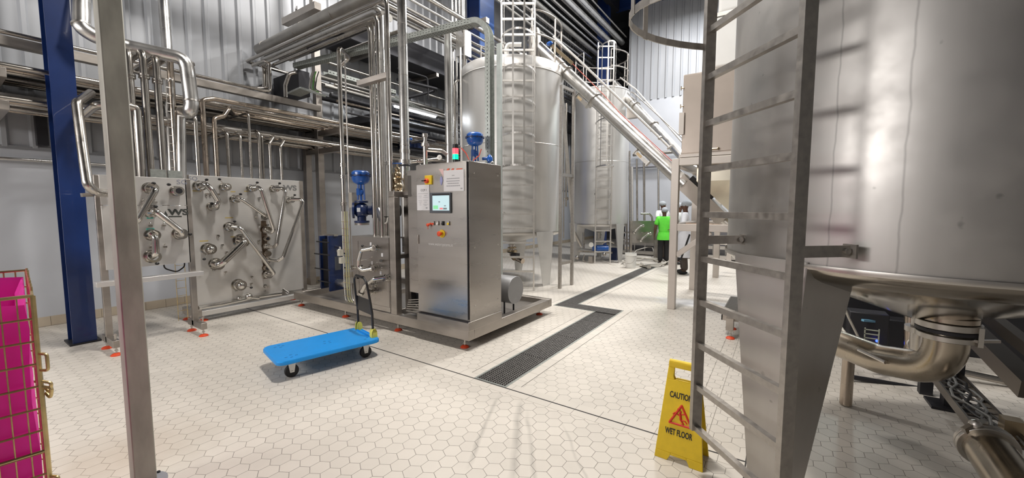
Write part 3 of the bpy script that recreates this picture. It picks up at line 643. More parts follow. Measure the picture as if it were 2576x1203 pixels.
m = M(); c = V((q0.x, q0.y, .93))-FH*.13+RT*.03; m.bar(c-ZA*.05, c+ZA*.05, .03, .02); m.bar(c-ZA*.02-RT*.02, c-ZA*.02+RT*.1, .015, .015); build('clamp_bolt', m, STEEL, t)
m = M(); q = Z(2127, 1020); m.tube([(q.x, q.y, 0.01), (q.x, q.y, .58)], .041, 16); tag(build('pipe_stand', m, RUSTP), 'short round steel stand under the outlet pipe of the huge tank', 'pipe stand')
# dark equipment seen under the cone
def seg(a, b): return [D(*a), D(*b)]
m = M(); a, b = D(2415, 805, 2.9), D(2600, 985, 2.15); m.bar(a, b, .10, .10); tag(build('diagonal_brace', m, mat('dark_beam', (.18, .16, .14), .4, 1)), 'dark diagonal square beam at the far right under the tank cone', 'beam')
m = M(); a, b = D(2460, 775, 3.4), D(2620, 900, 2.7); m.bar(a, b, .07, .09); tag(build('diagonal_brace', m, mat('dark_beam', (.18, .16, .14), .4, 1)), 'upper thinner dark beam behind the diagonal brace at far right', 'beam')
t = thing('cable_ladder', 'dark floor-level cable tray with loose parts running toward the lower right', 'cable tray', (1.3, 2.9, 0))
a, b = D(2370, 935, 3.2), D(2530, 1120, 2.2)
m = M(); w = (b-a).cross(ZA).normalized()
for s in (-.09, .09): m.bar(a+w*s, b+w*s, .012, .06)
for i in range(14): c = a.lerp(b, i/13.); m.bar(c-w*.09, c+w*.09, .02, .006)
build('tray', m, mat('dark_beam', (.18, .16, .14), .4, 1), t)
for i in range(5):
    m = M(); P = [a.lerp(b, k/9.)+w*(.05*math.sin(k*1.3+i*2)+.02*(i-2))+ZA*(.01+.008*i) for k in range(10)]; m.tube(P, .008, 6, .05); build('cable', m, BLK if i % 2 else mat('grey_cable', (.25, .25, .24), .5), t)
m = M(); q = Z(2390, 1025); m.box((q.x-.05, q.y-.05, 0), (q.x+.05, q.y+.05, .42)); m.box((q.x-.13, q.y-.11, 0), (q.x+.13, q.y+.11, .02)); tag(build('floor_bracket', m, DARK), 'dark square foot bracket on the floor behind the outlet elbow', 'bracket')
t = thing('butterfly_pipe', 'thick steel pipe end with bolted clamp in the bottom right corner', 'pipe', (1.5, 2.0, 0))
a, b = D(2478, 1118, 2.05), D(2600, 1290, 1.7)
m = M(); m.tube([a, b], .095, 28); build('pipe_body', m, mat('outlet_steel', (.42, .37, .30), .26, 1), t)
d_ = (b-a).normalized(); m = M(); m.disc(a, d_, .115, .02, 32); m.disc(a+d_*.025, d_, .115, .02, 32); build('flange', m, STEEL, t, bevel=.003)
m = M(); c = a+UP*.10-RT*.05; m.ball(c, .028, 10); m.bar(c, c-RT*.06-UP*.03, .02, .03); m.bar(c+RT*.01, c+RT*.05+UP*.015, .03, .02); build('clamp', m, STEEL, t)
m = M(); q = D(2545, 1075, 2.3); m.box(q-V((.04, .04, .06)), q+V((.04, .04, .05))); m.lathe([(.06, 0), (.06, .03)], q+V((0, 0, -.1)), n=20); tag(build('sensor_block', m, BRASS), 'small bronze block beside the thick pipe at lower right', 'sensor')
# machinery in the gloom
t = thing('pump_skid', 'dark pump skid with cables and small blue lights beyond the tank leg', 'pump', (1.9, 5.4, 0))
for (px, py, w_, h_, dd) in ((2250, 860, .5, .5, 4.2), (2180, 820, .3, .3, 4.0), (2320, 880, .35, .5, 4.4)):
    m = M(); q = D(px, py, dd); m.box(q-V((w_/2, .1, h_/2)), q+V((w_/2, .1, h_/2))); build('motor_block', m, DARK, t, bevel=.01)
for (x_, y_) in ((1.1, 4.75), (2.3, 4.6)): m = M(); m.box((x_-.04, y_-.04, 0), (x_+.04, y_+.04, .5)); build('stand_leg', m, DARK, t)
m = M(); q = D(2180, 875, 3.6); m.tube([D(2100, 800, 3.9), D(2140, 860, 3.6), D(2250, 885, 3.9), D(2330, 888, 3.9)], .012, 8, .1); m.tube([D(2290, 880, 3.5), D(2280, 860, 3.5), D(2300, 850, 3.5), D(2322, 862, 3.5), D(2310, 882, 3.5), D(2270, 885, 3.6)], .007, 6, .06); build('pale_cable', m, HOSE, t)
m = M(); m.tube([D(2125, 775, 3.7), D(2135, 800, 3.7), D(2160, 850, 3.7), D(2165, 880, 3.7)], .01, 6, .05); build('hose', m, HOSE, t)
m = M(); a = D(2175, 830, 3.8); 
for k in range(6): m.box(a+V((0, 0, -.04*k)), a+V((.1, .01, -.04*k+.008)))
m.box(a+V((0, 0, -.22)), a+V((.008, .012, .02))); m.box(a+V((.1, 0, -.22)), a+V((.108, .012, .02))); build('terminal_rail', m, mat('cream_terminals', (.4, .42, .34), .5), t)
for (px, py) in ((2206, 858), (2234, 772)):
    m = M(); m.ball(D(px, py, 3.85), .012, 8); build('indicator_light', m, LEDB, t)
m = M(); m.bar(D(2170, 806, 3.9), D(2205, 809, 3.9), .03, .02); build('pale_blue_label', m, mat('pale_blue', (.15, .35, .5), .4), t)
m = M(); m.tube([D(2295, 780, 3.6), D(2293, 900, 3.6)], .055, 16); tag(build('vertical_pipe', m, RUSTP), 'dark upright pipe behind the outlet elbow of the huge tank', 'pipe')
for i, (a, b, r) in enumerate((((2410, 935), (2600, 975), .03), ((2380, 960), (2620, 1010), .02), ((2120, 945), (2440, 1000), .022))):
    m = M(); m.tube([D(*a, 3.7), D(*b, 3.5)], r, 10); tag(build('floor_pipe', m, PIPE if i == 0 else DARK), ['bright horizontal pipe under the diagonal brace at far right', 'dark low pipe below the bright one at far right', 'long dark pipe crossing low behind the outlet elbow'][i], 'pipe')
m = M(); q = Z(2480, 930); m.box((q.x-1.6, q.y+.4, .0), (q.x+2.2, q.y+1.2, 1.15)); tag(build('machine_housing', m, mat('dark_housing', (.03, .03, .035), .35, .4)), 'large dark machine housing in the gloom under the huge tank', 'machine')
# ================================================================== STEP WITH ORANGE FEET
t = thing('step_platform', 'low grated steel step with orange feet behind the tank leg', 'step', (-.3, 6.0, 0))
m = M(); x0, x1, y0, y1, z1 = -.56, .4, 5.53, 6.6, .30
m.box((x0, y0, .2), (x1, y0+.012, z1)); m.box((x0, y0, .2), (x0+.012, y1, z1)); m.box((x0, y1, .2), (x1, y1+.012, z1)); m.box((x1, y0, .2), (x1+.012, y1, z1)); build('frame', m, BEAM, t)
m = M()
for i in range(28): y = y0+(y1-y0)*(i+.5)/28; m.box((x0, y-.008, z1-.02), (x1, y+.008, z1+.002))
for i in range(12): x = x0+(x1-x0)*(i+.5)/12; m.box((x-.004, y0, z1-.02), (x+.004, y1, z1-.002))
build('grating', m, mat('step_grating', (.25, .24, .22), .5, .8), t)
for (x, y) in ((-.447, 5.46), (-.466, 5.91), (.3, 5.5)): 
    level_foot(t, x, y, .22, .05)
m = M(); m.box((-.5, 5.44, .1), (-.42, 5.56, .25)); build('foot_plate', m, BEAM, t)
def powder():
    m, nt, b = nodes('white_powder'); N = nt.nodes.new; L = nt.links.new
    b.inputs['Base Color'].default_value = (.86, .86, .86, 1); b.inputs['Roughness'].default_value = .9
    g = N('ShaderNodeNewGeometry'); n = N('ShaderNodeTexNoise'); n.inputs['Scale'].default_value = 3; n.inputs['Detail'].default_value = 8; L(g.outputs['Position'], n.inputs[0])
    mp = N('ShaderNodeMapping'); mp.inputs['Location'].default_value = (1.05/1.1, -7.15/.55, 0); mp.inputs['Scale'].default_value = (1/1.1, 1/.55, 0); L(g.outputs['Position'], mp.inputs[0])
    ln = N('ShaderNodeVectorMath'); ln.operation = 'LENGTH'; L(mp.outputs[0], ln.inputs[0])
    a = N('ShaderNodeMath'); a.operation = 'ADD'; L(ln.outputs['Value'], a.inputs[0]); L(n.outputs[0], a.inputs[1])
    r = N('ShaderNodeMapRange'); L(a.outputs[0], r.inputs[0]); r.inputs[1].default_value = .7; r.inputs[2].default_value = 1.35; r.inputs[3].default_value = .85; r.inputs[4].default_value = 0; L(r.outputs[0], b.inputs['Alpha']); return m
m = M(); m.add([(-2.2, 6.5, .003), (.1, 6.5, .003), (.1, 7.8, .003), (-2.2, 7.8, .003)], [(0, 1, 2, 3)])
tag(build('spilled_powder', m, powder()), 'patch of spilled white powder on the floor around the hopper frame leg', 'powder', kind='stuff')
# ================================================================== HOPPER PLATFORM
t = thing('hopper_stand', 'tall pale steel frame carrying the hopper with one leg in front', 'frame', (-.9, 7.4, 0))
def fbeam(name, a, b, s=.105, k=BEAM, up=ZA): m = M(); m.bar(a, b, s, s, up=up); return build(name, m, k, t, bevel=.006)
FP = mat('frame_steel', (.58, .535, .49), .45, .55, .1, 0, (3, 3, 3), rvar=.06)
lx, rx, fy, by = -1.38, .15, 6.60, 8.40
for (x, y) in ((lx, fy), (rx, fy), (lx, by), (rx, by)): fbeam('leg', (x, y, 0), (x, y, 2.36), .11, FP, YA)
for z, s in ((2.305, .11), (1.30, .11)):
    fbeam('crossbeam', (lx+.055, fy, z), (rx-.055, fy, z), s, FP); fbeam('crossbeam', (lx+.055, by, z), (rx-.055, by, z), s, FP)
    fbeam('side_beam', (lx, fy+.055, z), (lx, by-.055, z), s, FP); fbeam('side_beam', (rx, fy+.055, z), (rx, by-.055, z), s, FP)
fbeam('diagonal_brace', (lx+.05, fy, .86), (lx+.52, fy, 1.24), .08, FP)
fbeam('diagonal_brace', (rx-.05, fy, .86), (rx-.52, fy, 1.24), .08, FP)
m = M()
for i in range(26): a = random.random(); m.box((-1.25+a*.7, fy-.04+random.random()*.05, 1.356), (-1.2+a*.7+random.random()*.04, fy-.0+random.random()*.04, 1.362+random.random()*.012))
tag(build('dust_scraps', m, mat('scraps', (.5, .38, .3), .8)), 'scraps of residue lying on the middle crossbeam of the hopper frame', 'debris', kind='stuff')
t2 = thing('hopper_hood', 'brown-tinted square steel box on top of the hopper frame', 'hopper hood', (-.6, 7.1, 2.4))
m = M(); m.box((-1.315, 6.62, 2.42), (.1, 7.7, 3.62)); build('casing', m, mat('tinted_hood_steel', (.46, .40, .35), .4, .8, .10, .02, (2, 2, 2)), t2, bevel=.01)
m = M(); m.box((-1.31, 6.612, 2.44), (-.45, 6.62, 3.60)); build('door', m, MT['tinted_hood_steel'], t2, bevel=.003)
m = M(); m.box((-1.35, 6.57, 2.72), (-1.28, 6.62, 3.05)); build('door_handle', m, FP, t2)
for z in (3.42, 3.15, 2.95): m = M(); m.tube([(-1.33, 6.60, z), (-1.30, 6.60, z)], .012, 8); m.box((-1.345, 6.59, z-.03), (-1.335, 6.61, z+.03)); build('latch', m, BRASS, t2)
m = M(); m.tube([(-.95, 6.58, 2.47), (-.80, 6.58, 2.47)], .012, 8); m.ball((-.8, 6.58, 2.47), .02, 8); build('bottom_catch', m, BRASS, t2)
m = M(); m.box((-1.34, 6.58, 2.375), (.12, 7.72, 2.42)); build('base_rim', m, FP, t2)
# white lift bag above
t3 = thing('bulk_bag', 'white fabric bulk bag standing on the hopper hood, seen between ladder and tank', 'bag', (-.5, 7.2, 3.62))
m = M(); m.box((-.93, 6.75, 3.68), (.1, 7.6, 4.42)); build('bag_body', m, BAG, t3, bevel=.04)
m = M(); m.box((-.90, 6.78, 4.46), (.1, 7.6, 5.6)); build('bag_top', m, BAG, t3, bevel=.06)
m = M(); m.box((-.95, 6.74, 4.41), (.12, 7.62, 4.465)); build('lifting_bar', m, STEEL, t3)
# cone of the hopper
t4 = thing('feed_hopper', 'cream reflecting hopper cone hanging inside the frame', 'hopper', (-.5, 7.4, 1.4))
def frust(x0, y0, x1, y1, z1, a0, b0, a1, b1, z0):
    m = M(); m.add([(a0, b0, z0), (a1, b0, z0), (a1, b1, z0), (a0, b1, z0), (x0, y0, z1), (x1, y0, z1), (x1, y1, z1), (x0, y1, z1)], [(0, 1, 5, 4), (1, 2, 6, 5), (2, 3, 7, 6), (3, 0, 4, 7)]); return m
m = M(); m.box((-1.12, 6.85, 2.02), (.1, 8.2, 2.28)); build('upper_skirt', m, CREAM, t4)
build('cone', frust(-1.12, 6.85, .1, 8.2, 2.02, -.55, 7.2, -.2, 7.55, 1.42), CREAM, t4)
m = M(); m.box((-.58, 7.17, 1.36), (-.17, 7.58, 1.43)); build('discharge_flange', m, CREAM, t4)
# far frame legs behind
for i, (px, py, h_) in enumerate(((1800, 698, 2.3), (1833, 668, 2.2))):
    q = Z(px, py); m = M(); m.box((q.x-.06, q.y-.06, 0), (q.x+.06, q.y+.06, h_)); tag(build('steel_upright', m, FP, bevel=.006), ['square steel leg behind the near ladder, beyond the hopper frame', 'farther square leg half hidden by the huge tank'][i], 'frame leg')
# ================================================================== SCREW CONVEYORS
def conveyor(label, a, b, r, rail_off, stickers, flanges, cat='screw conveyor', low=None):
    a, b = V(a), V(b); d = (b-a).normalized(); t = thing('screw_conveyor', label, cat, b); side = d.cross(ZA).normalized(); up = side.cross(d).normalized()
    m = M(); m.tube([a, b], r, 32); build('tube', m, CLAD if r > .11 else CLAD, t)
    L_ = (b-a).length
    for f in flanges:
        c = a+d*L_*f; m = M(); m.disc(c-d*.012, d, r+.03, .01, 32); m.disc(c+d*.004, d, r+.03, .01, 32); m.bar(c+up*(-r-.04)-side*.03, c+up*(-r-.04)+side*.03, .02, .04, up=up); build('flange', m, STEEL, t)
    for f in (flanges[0]-.06,): 
        c = a+d*L_*f; m = M(); m.disc(c, d, r+.012, .16, 32); build('sleeve', m, STEEL, t)
    for f in stickers:
        c = a+d*L_*f-up*(r+.055); m = M(); m.bar(c-d*.16, c+d*.16, .07, .07, up=up); m.bar(c-d*.18, c-d*.165, .10, .12, up=up); m.bar(c+d*.165, c+d*.18, .10, .12, up=up)
        bx = build('sensor_bracket', m, STEEL, t); cam_side = side if side.dot(-c) > 0 else -side
        m = M(); m.bar(c-d*.13+cam_side*.036+up*.005, c+d*.0+cam_side*.036+up*.005, .002, .05, up=up); build('warning_label', m, WARN, bx)
    return t, d, up, side
a1 = D(1338, 103, 9.0); b1 = D(1690, 432, 7.25); dd = (b1-a1).normalized()
t, d, up, side = conveyor('long steel screw conveyor sloping from the hopper frame up to the caged-ladder tank', a1, b1+dd*.35, .128, 0, (.42, .80), (.27, .47))
e1_ = b1+dd*.2; e2_ = D(1820, 552, 6.95)
m = M(); m.bar(e1_, e2_, .26, .24, up=up); build('inlet_trough', m, FP, t)
m = M(); m.bar(e1_.lerp(e2_, .12)+up*.16, e1_.lerp(e2_, .62)+up*.16, .22, .09, up=up); build('trough_cover', m, BLK, t)
m = M(); m.bar(e1_.lerp(e2_, .36)+up*.208-side*.03, e1_.lerp(e2_, .48)+up*.208-side*.03, .1, .004, up=up); build('cover_window', m, mat('pale_glass', (.5, .75, .75), .1), t)
m = M(); m.tube([e2_-dd*.02-up*.0, e2_+dd*.22], .07, 16); m.ball(e2_+dd*.24, .06, 10); build('drive_motor', m, STEEL, t)
m = M(); m.bar(e1_.lerp(e2_, .72)-side*.135+up*.02, e1_.lerp(e2_, .88)-side*.135+up*.02, .004, .06, up=up); build('warning_label', m, WARN, t)
m = M(); m.disc(e1_.lerp(e2_, .92)-side*.135+up*.02, side, .03, .004, 16); build('round_label', m, BLUEST, t)
# rinse pipe along the nearer conveyor
m = M(); m.tube([D(1392, 92, 8.5), D(1455, 150, 8.15), D(1665, 352, 7.2), D(1684, 371, 7.1)], .022, 10, .1); m.disc(D(1660, 347, 7.22), (D(1684, 371, 7.1)-D(1455, 150, 8.15)).normalized(), .04, .03, 12); m.disc(D(1684, 371, 7.1), (D(1684, 371, 7.1)-D(1455, 150, 8.15)).normalized(), .05, .015, 12)
tag(build('rinse_pipe', m, MT['light_ladder_steel']), 'slim pale pipe running just above the nearer sloping conveyor', 'pipe')
m = M(); m.tube([D(1400, 120, 8.6), D(1520, 240, 8.0), D(1560, 285, 7.8), D(1690, 405, 7.2)], .008, 8, .05); tag(build('cable', m, mat('red_cable', (.5, .08, .05), .5)), 'thin red cable strung along the nearer sloping conveyor', 'cable')
m = M(); m.ball(D(1383, 110, 8.6), .06, 12, sz=(1.3, 1, .8)); tag(build('valve_dome', m, VBLUE), 'small blue valve cap at the upper end of the nearer conveyor', 'valve cap')
q = D(1385, 112, 8.6); m = M(); m.bar(q, D(1440, 160, 8.3), .03, .07); m.tube([D(1395, 125, 8.5), D(1395, 140, 8.5)], .02, 8); tag(build('valve_cluster', m, BRASS), 'bronze-coloured fittings at the top end of the slim rinse pipe', 'fittings')
t, d, up, side = conveyor('more distant steel screw conveyor rising toward the far narrow tank', D(1548, 213, 12.0), D(1760, 440, 9.0), .105, 0, (), (.30, .53))
m = M(); m.tube([D(1560, 195, 11.6), D(1600, 225, 11.2), D(1722, 365, 9.4)], .02, 8, .1); tag(build('rinse_pipe', m, MT['light_ladder_steel']), 'slim pipe running above the more distant conveyor', 'pipe')
m = M(); m.tube([D(1588, 232, 11.2), D(1597, 236, 11.0), D(1728, 358, 9.3)], .016, 8, .05); tag(build('guide_rail', m, CAGEM), 'thin upper rail beside the more distant conveyor', 'rail')
m = M(); q = D(1592, 285, 11.3); m.box(q-V((.14, .1, .14)), q+V((.14, .1, .14))); tag(build('junction_box', m, FP), 'small square box hanging under the more distant conveyor', 'box')
# conveyor support frames between the two tanks
t = thing('support_trestle', 'slim two-post steel frame standing on the floor between the tanks', 'frame', (-3.6, 7.2, 0))
for q in (Z(1408, 726), Z(1438, 717)): m = M(); m.bar(q, q+ZA*3.95, .055, .055, up=YA); build('post', m, CAGEM, t)
a, b = Z(1408, 726), Z(1438, 717)
for z in (.50, 2.25, 3.93): m = M(); m.bar(a+ZA*z, b+ZA*z, .04, .06); build('crossbar', m, CAGEM, t)
m = M(); m.bar(a+ZA*3.9+V((-.1, .2, 0)), b+ZA*.9+V((0, .1, 0)), .05, .05); build('diagonal_brace', m, MT['light_ladder_steel'], t)
m = M(); m.tube([D(1425, 260, 8.4), D(1424, 520, 8.4)], .02, 8); m.tube([D(1418, 290, 8.5), D(1418, 600, 8.5)], .014, 8); m.disc(D(1425, 500, 8.4), FH, .04, .05, 12); build('riser_pipe', m, PIPE, t)
# ================================================================== MACHINE SKID
sk = thing('machine_skid', 'long low steel skid frame on orange feet carrying the control cabinet', 'skid', (-4.7, 4.35, 0))
zf0, zf1 = .115, .232; sx0, sx1, sy0, sy1 = -6.55, -2.82, 3.32, 5.26
for a, b in (((sx0, sy0), (sx1, sy0+.10)), ((sx0, sy1-.10), (sx1, sy1))):
    m = M(); m.box((a[0], a[1], zf0), (b[0], b[1], zf1)); build('long_beam', m, BEAM, sk, bevel=.006)
for x in (sx0, -5.35, -4.3, -3.7, sx1-.10):
    m = M(); m.box((x, sy0+.10, zf0), (x+.10, sy1-.10, zf1)); build('cross_beam', m, BEAM, sk, bevel=.006)
m = M(); m.box((-5.35, 3.45, .15), (-2.9, 5.2, .158)); m.box((-6.5, 3.42, .13), (-5.35, 5.2, .135)); build('drip_tray', m, mat('tray_steel', (.30, .28, .26), .45, .9), sk)
for x in (-2.95, -4.09, -5.25, -6.47): level_foot(sk, x, 3.40, zf0+.01, .05)
for x in (-2.95, -4.3, -6.4): level_foot(sk, x, 5.11, zf0+.01, .05)
# box frame beside the cabinet
m = M(); m.box((-4.13, 3.32, zf1), (-4.02, 3.41, 1.739)); build('upright', m, BEAM, sk, bevel=.005)
m = M(); m.box((-4.13, 3.56, zf1), (-4.02, 3.65, 1.739)); build('upright', m, BEAM, sk, bevel=.005)
m = M(); m.box((-4.13, 3.32, 1.74), (-4.02, 3.65, 1.812)); m.box((-4.02, 3.45, 1.76), (-3.62, 3.53, 1.812)); build('top_rail', m, BEAM, sk, bevel=.005)
m = M(); m.box((-4.12, 3.41, .95), (-4.03, 3.56, 1.0)); build('mid_rail', m, BEAM, sk)
# ------------------------------------------------ control cabinet
cb = thing('control_cabinet', 'tall stainless control cabinet with touch screen and red emergency button', 'control cabinet', (-3.2, 3.62, zf1))
cx0, cx1, cy0, cy1 = -3.625, -2.81, 3.335, 3.93
m = M(); m.box((cx0, cy0, .335), (cx1, cy1, 2.11)); build('body', m, CABST, cb, bevel=.004)
m = M(); m.box((cx0+.01, 3.318, .35), (cx1-.012, 3.336, 2.10)); door = build('door', m, CABST, cb, bevel=.004)
m = M(); m.box((cx0, 3.30, zf1), (cx1+.01, cy1, .335)); build('plinth', m, BEAM, cb, bevel=.005)
m = M(); m.box((cx0+.04, 3.298, .328), (cx1, 3.34, .336)); build('plinth_gap', m, DARK, cb)
m = M(); m.box((-3.86, 3.40, .54), (cx0, 3.93, 2.06)); sd = build('side_enclosure', m, CABST, cb, bevel=.004)
m = M(); m.box((-3.855, 3.397, 1.74), (-3.795, 3.40, 2.0)); build('vent_panel', m, mat('dark_vent', (.12, .11, .10), .5, .5), sd)
m = M(); m.box((cx1-.016, 3.312, .36), (cx1-.010, 3.336, 2.10)); build('door_gap', m, DARK, door)
m = M(); q = Y(1052, 602, 3.316); m.box((q.x-.012, 3.306, q.z-.055), (q.x+.012, 3.318, q.z+.055)); build('door_lock', m, BEAM, door, bevel=.003)
for (y, z) in ((3.42, 1.98), (3.86, 1.98), (3.42, 1.16), (3.86, 1.16), (3.42, .5), (3.86, .5)):
    m = M(); m.ball((cx1+.001, y, z), .008, 8); build('screw', m, STEEL, cb)
yf = 3.316
def FB(px0, py0, px1, py1, t=.004, m=None, y=yf):
    m = m or M(); a, b = Y(px0, py0, y), Y(px1, py1, y); m.box((a.x, y-t, a.z), (b.x, y, b.z)); return m
def FQ(c, w, h): return (c.x-w/2, c.z-h/2, c.x+w/2, c.z+h/2)
tsc = build('touch_screen', FB(1083, 485.5, 1136, 536.5, .022), BEZEL, cb, bevel=.004)
s_ = build('display', FB(1088, 492.5, 1130.5, 530, .002, y=3.2935), SCREEN, tsc)
build('display_header', FB(1087, 488, 1131, 491.5, .001, y=3.2935), BLK, tsc)
g_ = M(); FB(1090, 517, 1102, 526, .001, g_, y=3.2912); build('green_status_block', g_, SCRG, tsc)
g_ = M(); FB(1106, 523, 1114, 527, .001, g_, y=3.2912); build('red_status_block', g_, SCRR, tsc)
g_ = M(); FB(1115, 523, 1124, 527, .001, g_, y=3.2912); FB(1103, 507, 1107, 509, .001, g_, y=3.2912); FB(1117, 517, 1122, 519, .001, g_, y=3.2912); build('screen_marks', g_, mat('screen_grey', (.2, .25, .25), .4, emis=.1), tsc)
# main switch
c = Y(1079.5, 453, yf); a_ = .052; m = M(); m.box((c.x-a_, yf-.02, c.z-a_), (c.x+a_, yf, c.z+a_)); sw = build('main_switch', m, YEL, cb, bevel=.003)
m = M(); m.lathe([(.028, 0), (.028, .022), (.022, .03)], (c.x-.012, yf-.02, c.z-.012), (0, -1, 0), 20); build('switch_knob', m, RED, sw)
m = M(); m.box((c.x-.075, yf-.05, c.z-.016), (c.x+.0, yf-.035, c.z-.004)); build('switch_handle', m, BLK, sw)
# buttons
for i, (px, mt, lab) in enumerate(((1091, RED, 'red key switch'), (1102, WHITE, 'white push button'), (1115, BLK, 'black push button'), (1129, YEL, 'yellow push button'))):
    c = Y(px, 562, yf); m = M(); m.box((c.x-.014, yf-.012, c.z-.024), (c.x+.014, yf, c.z+.024)); b = build('push_button', m, STEEL if i != 2 else BLK, cb, bevel=.002); b['label'] = lab
    m = M(); m.lathe([(.013, 0), (.012, .012)], (c.x, yf-.01, c.z-.006), (0, -1, 0), 16); build('button_cap', m, mt, b)
c = Y(1081, 566, yf); m = M(); m.ball((c.x, yf-.03, c.z), .02, 10); m.tube([(c.x, yf-.03, c.z), (c.x+.05, yf-.03, c.z+.02)], .01, 8); m.box((c.x-.004, yf-.03, c.z-.05), (c.x+.002, yf-.027, c.z)); build('key_fob', m, RED, cb)
c = Y(1112, 588, yf); m = M(); m.lathe([(.046, 0), (.046, .004)], (c.x, yf, c.z), (0, -1, 0), 28); es = build('emergency_stop', m, YEL, cb)
m = M(); m.lathe([(.014, 0), (.014, .03), (.027, .034), (.03, .046), (.022, .054), (0, .056)], (c.x-.004, yf-.003, c.z), (0, -1, 0), 24); build('mushroom_button', m, RED, es)
o_ = Y(1078, 616.5, yf-.001)
text('www.watersystems.it', .050, o_, XA, ZA, mat('white_print', (.75, .74, .72), .6), cb, sx=.88)
# logo behind the notice
m = M(); P = [Y(*q, yf-.001) for q in ((1104, 425.5), (1116, 425), (1115.5, 445))]; m.prism(P, (0, -.001, 0)); build('logo_triangle', m, mat('pinkish_print', (.80, .55, .53), .5), cb)
m = M(); c = Y(1110, 455, yf-.001); P = [V((c.x+.022*math.sin(a)*(1 if math.cos(a) < .3 else .6), yf-.001, c.z-.01-.040*math.cos(a)*(1 if math.cos(a) > 0 else 1.5))) for a in [2*PI*i/20 for i in range(20)]]; m.prism(P, (0, -.0015, 0)); build('logo_drop', m, mat('violet_print', (.33, .34, .60), .5), cb)
m = M()
for (a, b, c_, d) in ((1122, 1126, 1131, 1129), (1134, 1137, 1142, 1140), (1145, 1149, 1163, 1162)):
    P = [Y(a, 430, yf-.001), Y(b, 424, yf-.001), Y(c_, 423.5, yf-.001), Y(d, 430, yf-.001)]; m.prism(P, (0, -.001, 0))
build('orange_logo_lettering', m, ORINK, cb)
# notices taped on the door
def notice(label, px0, py0, px1, py1, lines, head=None):
    a, b = Y(px0, py0, yf-.002), Y(px1, py1, yf-.002); t = thing('paper_notice', label, 'notice', ((a.x+b.x)/2, yf, b.z))
    m = M(); m.box((a.x, yf-.0035, b.z), (b.x, yf-.0015, a.z)); build('sheet', m, PAPER, t)
    m = M(); W_, H_ = b.x-a.x, a.z-b.z
    for (u0, u1, v, h) in lines:
        n = max(3, int((u1-u0)*22)); 
        for i in range(n):
            s = u0+(u1-u0)*i/n; e = s+(u1-u0)/n*.72; m.box((a.x+W_*s, yf-.0042, a.z-H_*(v+h)), (a.x+W_*e, yf-.0035, a.z-H_*v))
    build('printed_lines', m, GREYINK, t)
    if head: text(head[0], head[1], V((a.x+W_*head[2], yf-.0042, a.z-H_*head[3])), XA, ZA, INK, t)
    return t
notice('white instruction notice covering part of the logo at the top of the cabinet door', 1116, 429.5, 1167.5, 480, [(.42, .55, .24, .035), (.16, .80, .38, .04), (.14, .80, .50, .04), (.2, .76, .61, .04), (.14, .82, .73, .04), (.84, .93, .86, .06)])
notice('white form headed CCP taped left of the touch screen', 1048.5, 466, 1081, 529.5, [(.1, .9, .34, .012), (.12, .4, .43, .012), (.58, .8, .42, .015), (.12, .38, .50, .012), (.5, .92, .49, .01), (.12, .42, .60, .012), (.5, .9, .6, .01), (.16, .42, .66, .012), (.6, .82, .67, .014), (.2, .36, .71, .012), (.2, .36, .78, .012), (.5, .92, .76, .012), (.6, .8, .80, .012), (.7, .85, .88, .05)], ('CCP 1', .036, .33, .25))
# signal light tower
t = thing('signal_tower', 'small red and green signal light on top of the cabinet', 'signal light', (-3.0, 3.75, 2.11)); c = Y(1146, 404, 3.75)
m = M(); m.tube([(c.x, 3.75, 2.11), (c.x, 3.75, 2.17)], .012, 8); build('stem', m, STEEL, t)
px_m = .0235
for nm_, z0, z1, mt in (('base', 2.165, 2.20, BLK), ('green_lens', 2.20, 2.265, GRNL), ('red_lens', 2.265, 2.335, REDL), ('cap', 2.335, 2.385, BLK)): m = M(); m.lathe([(.036, z0), (.036, z1)], (c.x, 3.75, 0), n=20); build(nm_, m, mt, t)
for k, px in enumerate((1028+28, 1238)):    # lifting eyes
    c = Y(px, 410, 3.6 if k == 0 else 3.9); m = M(); m.tube([(c.x+.02*math.cos(a), c.y, 2.135+.025*math.sin(a)) for a in [2*PI*i/12 for i in range(13)]], .006, 6); build('lifting_eye', m, STEEL, cb)
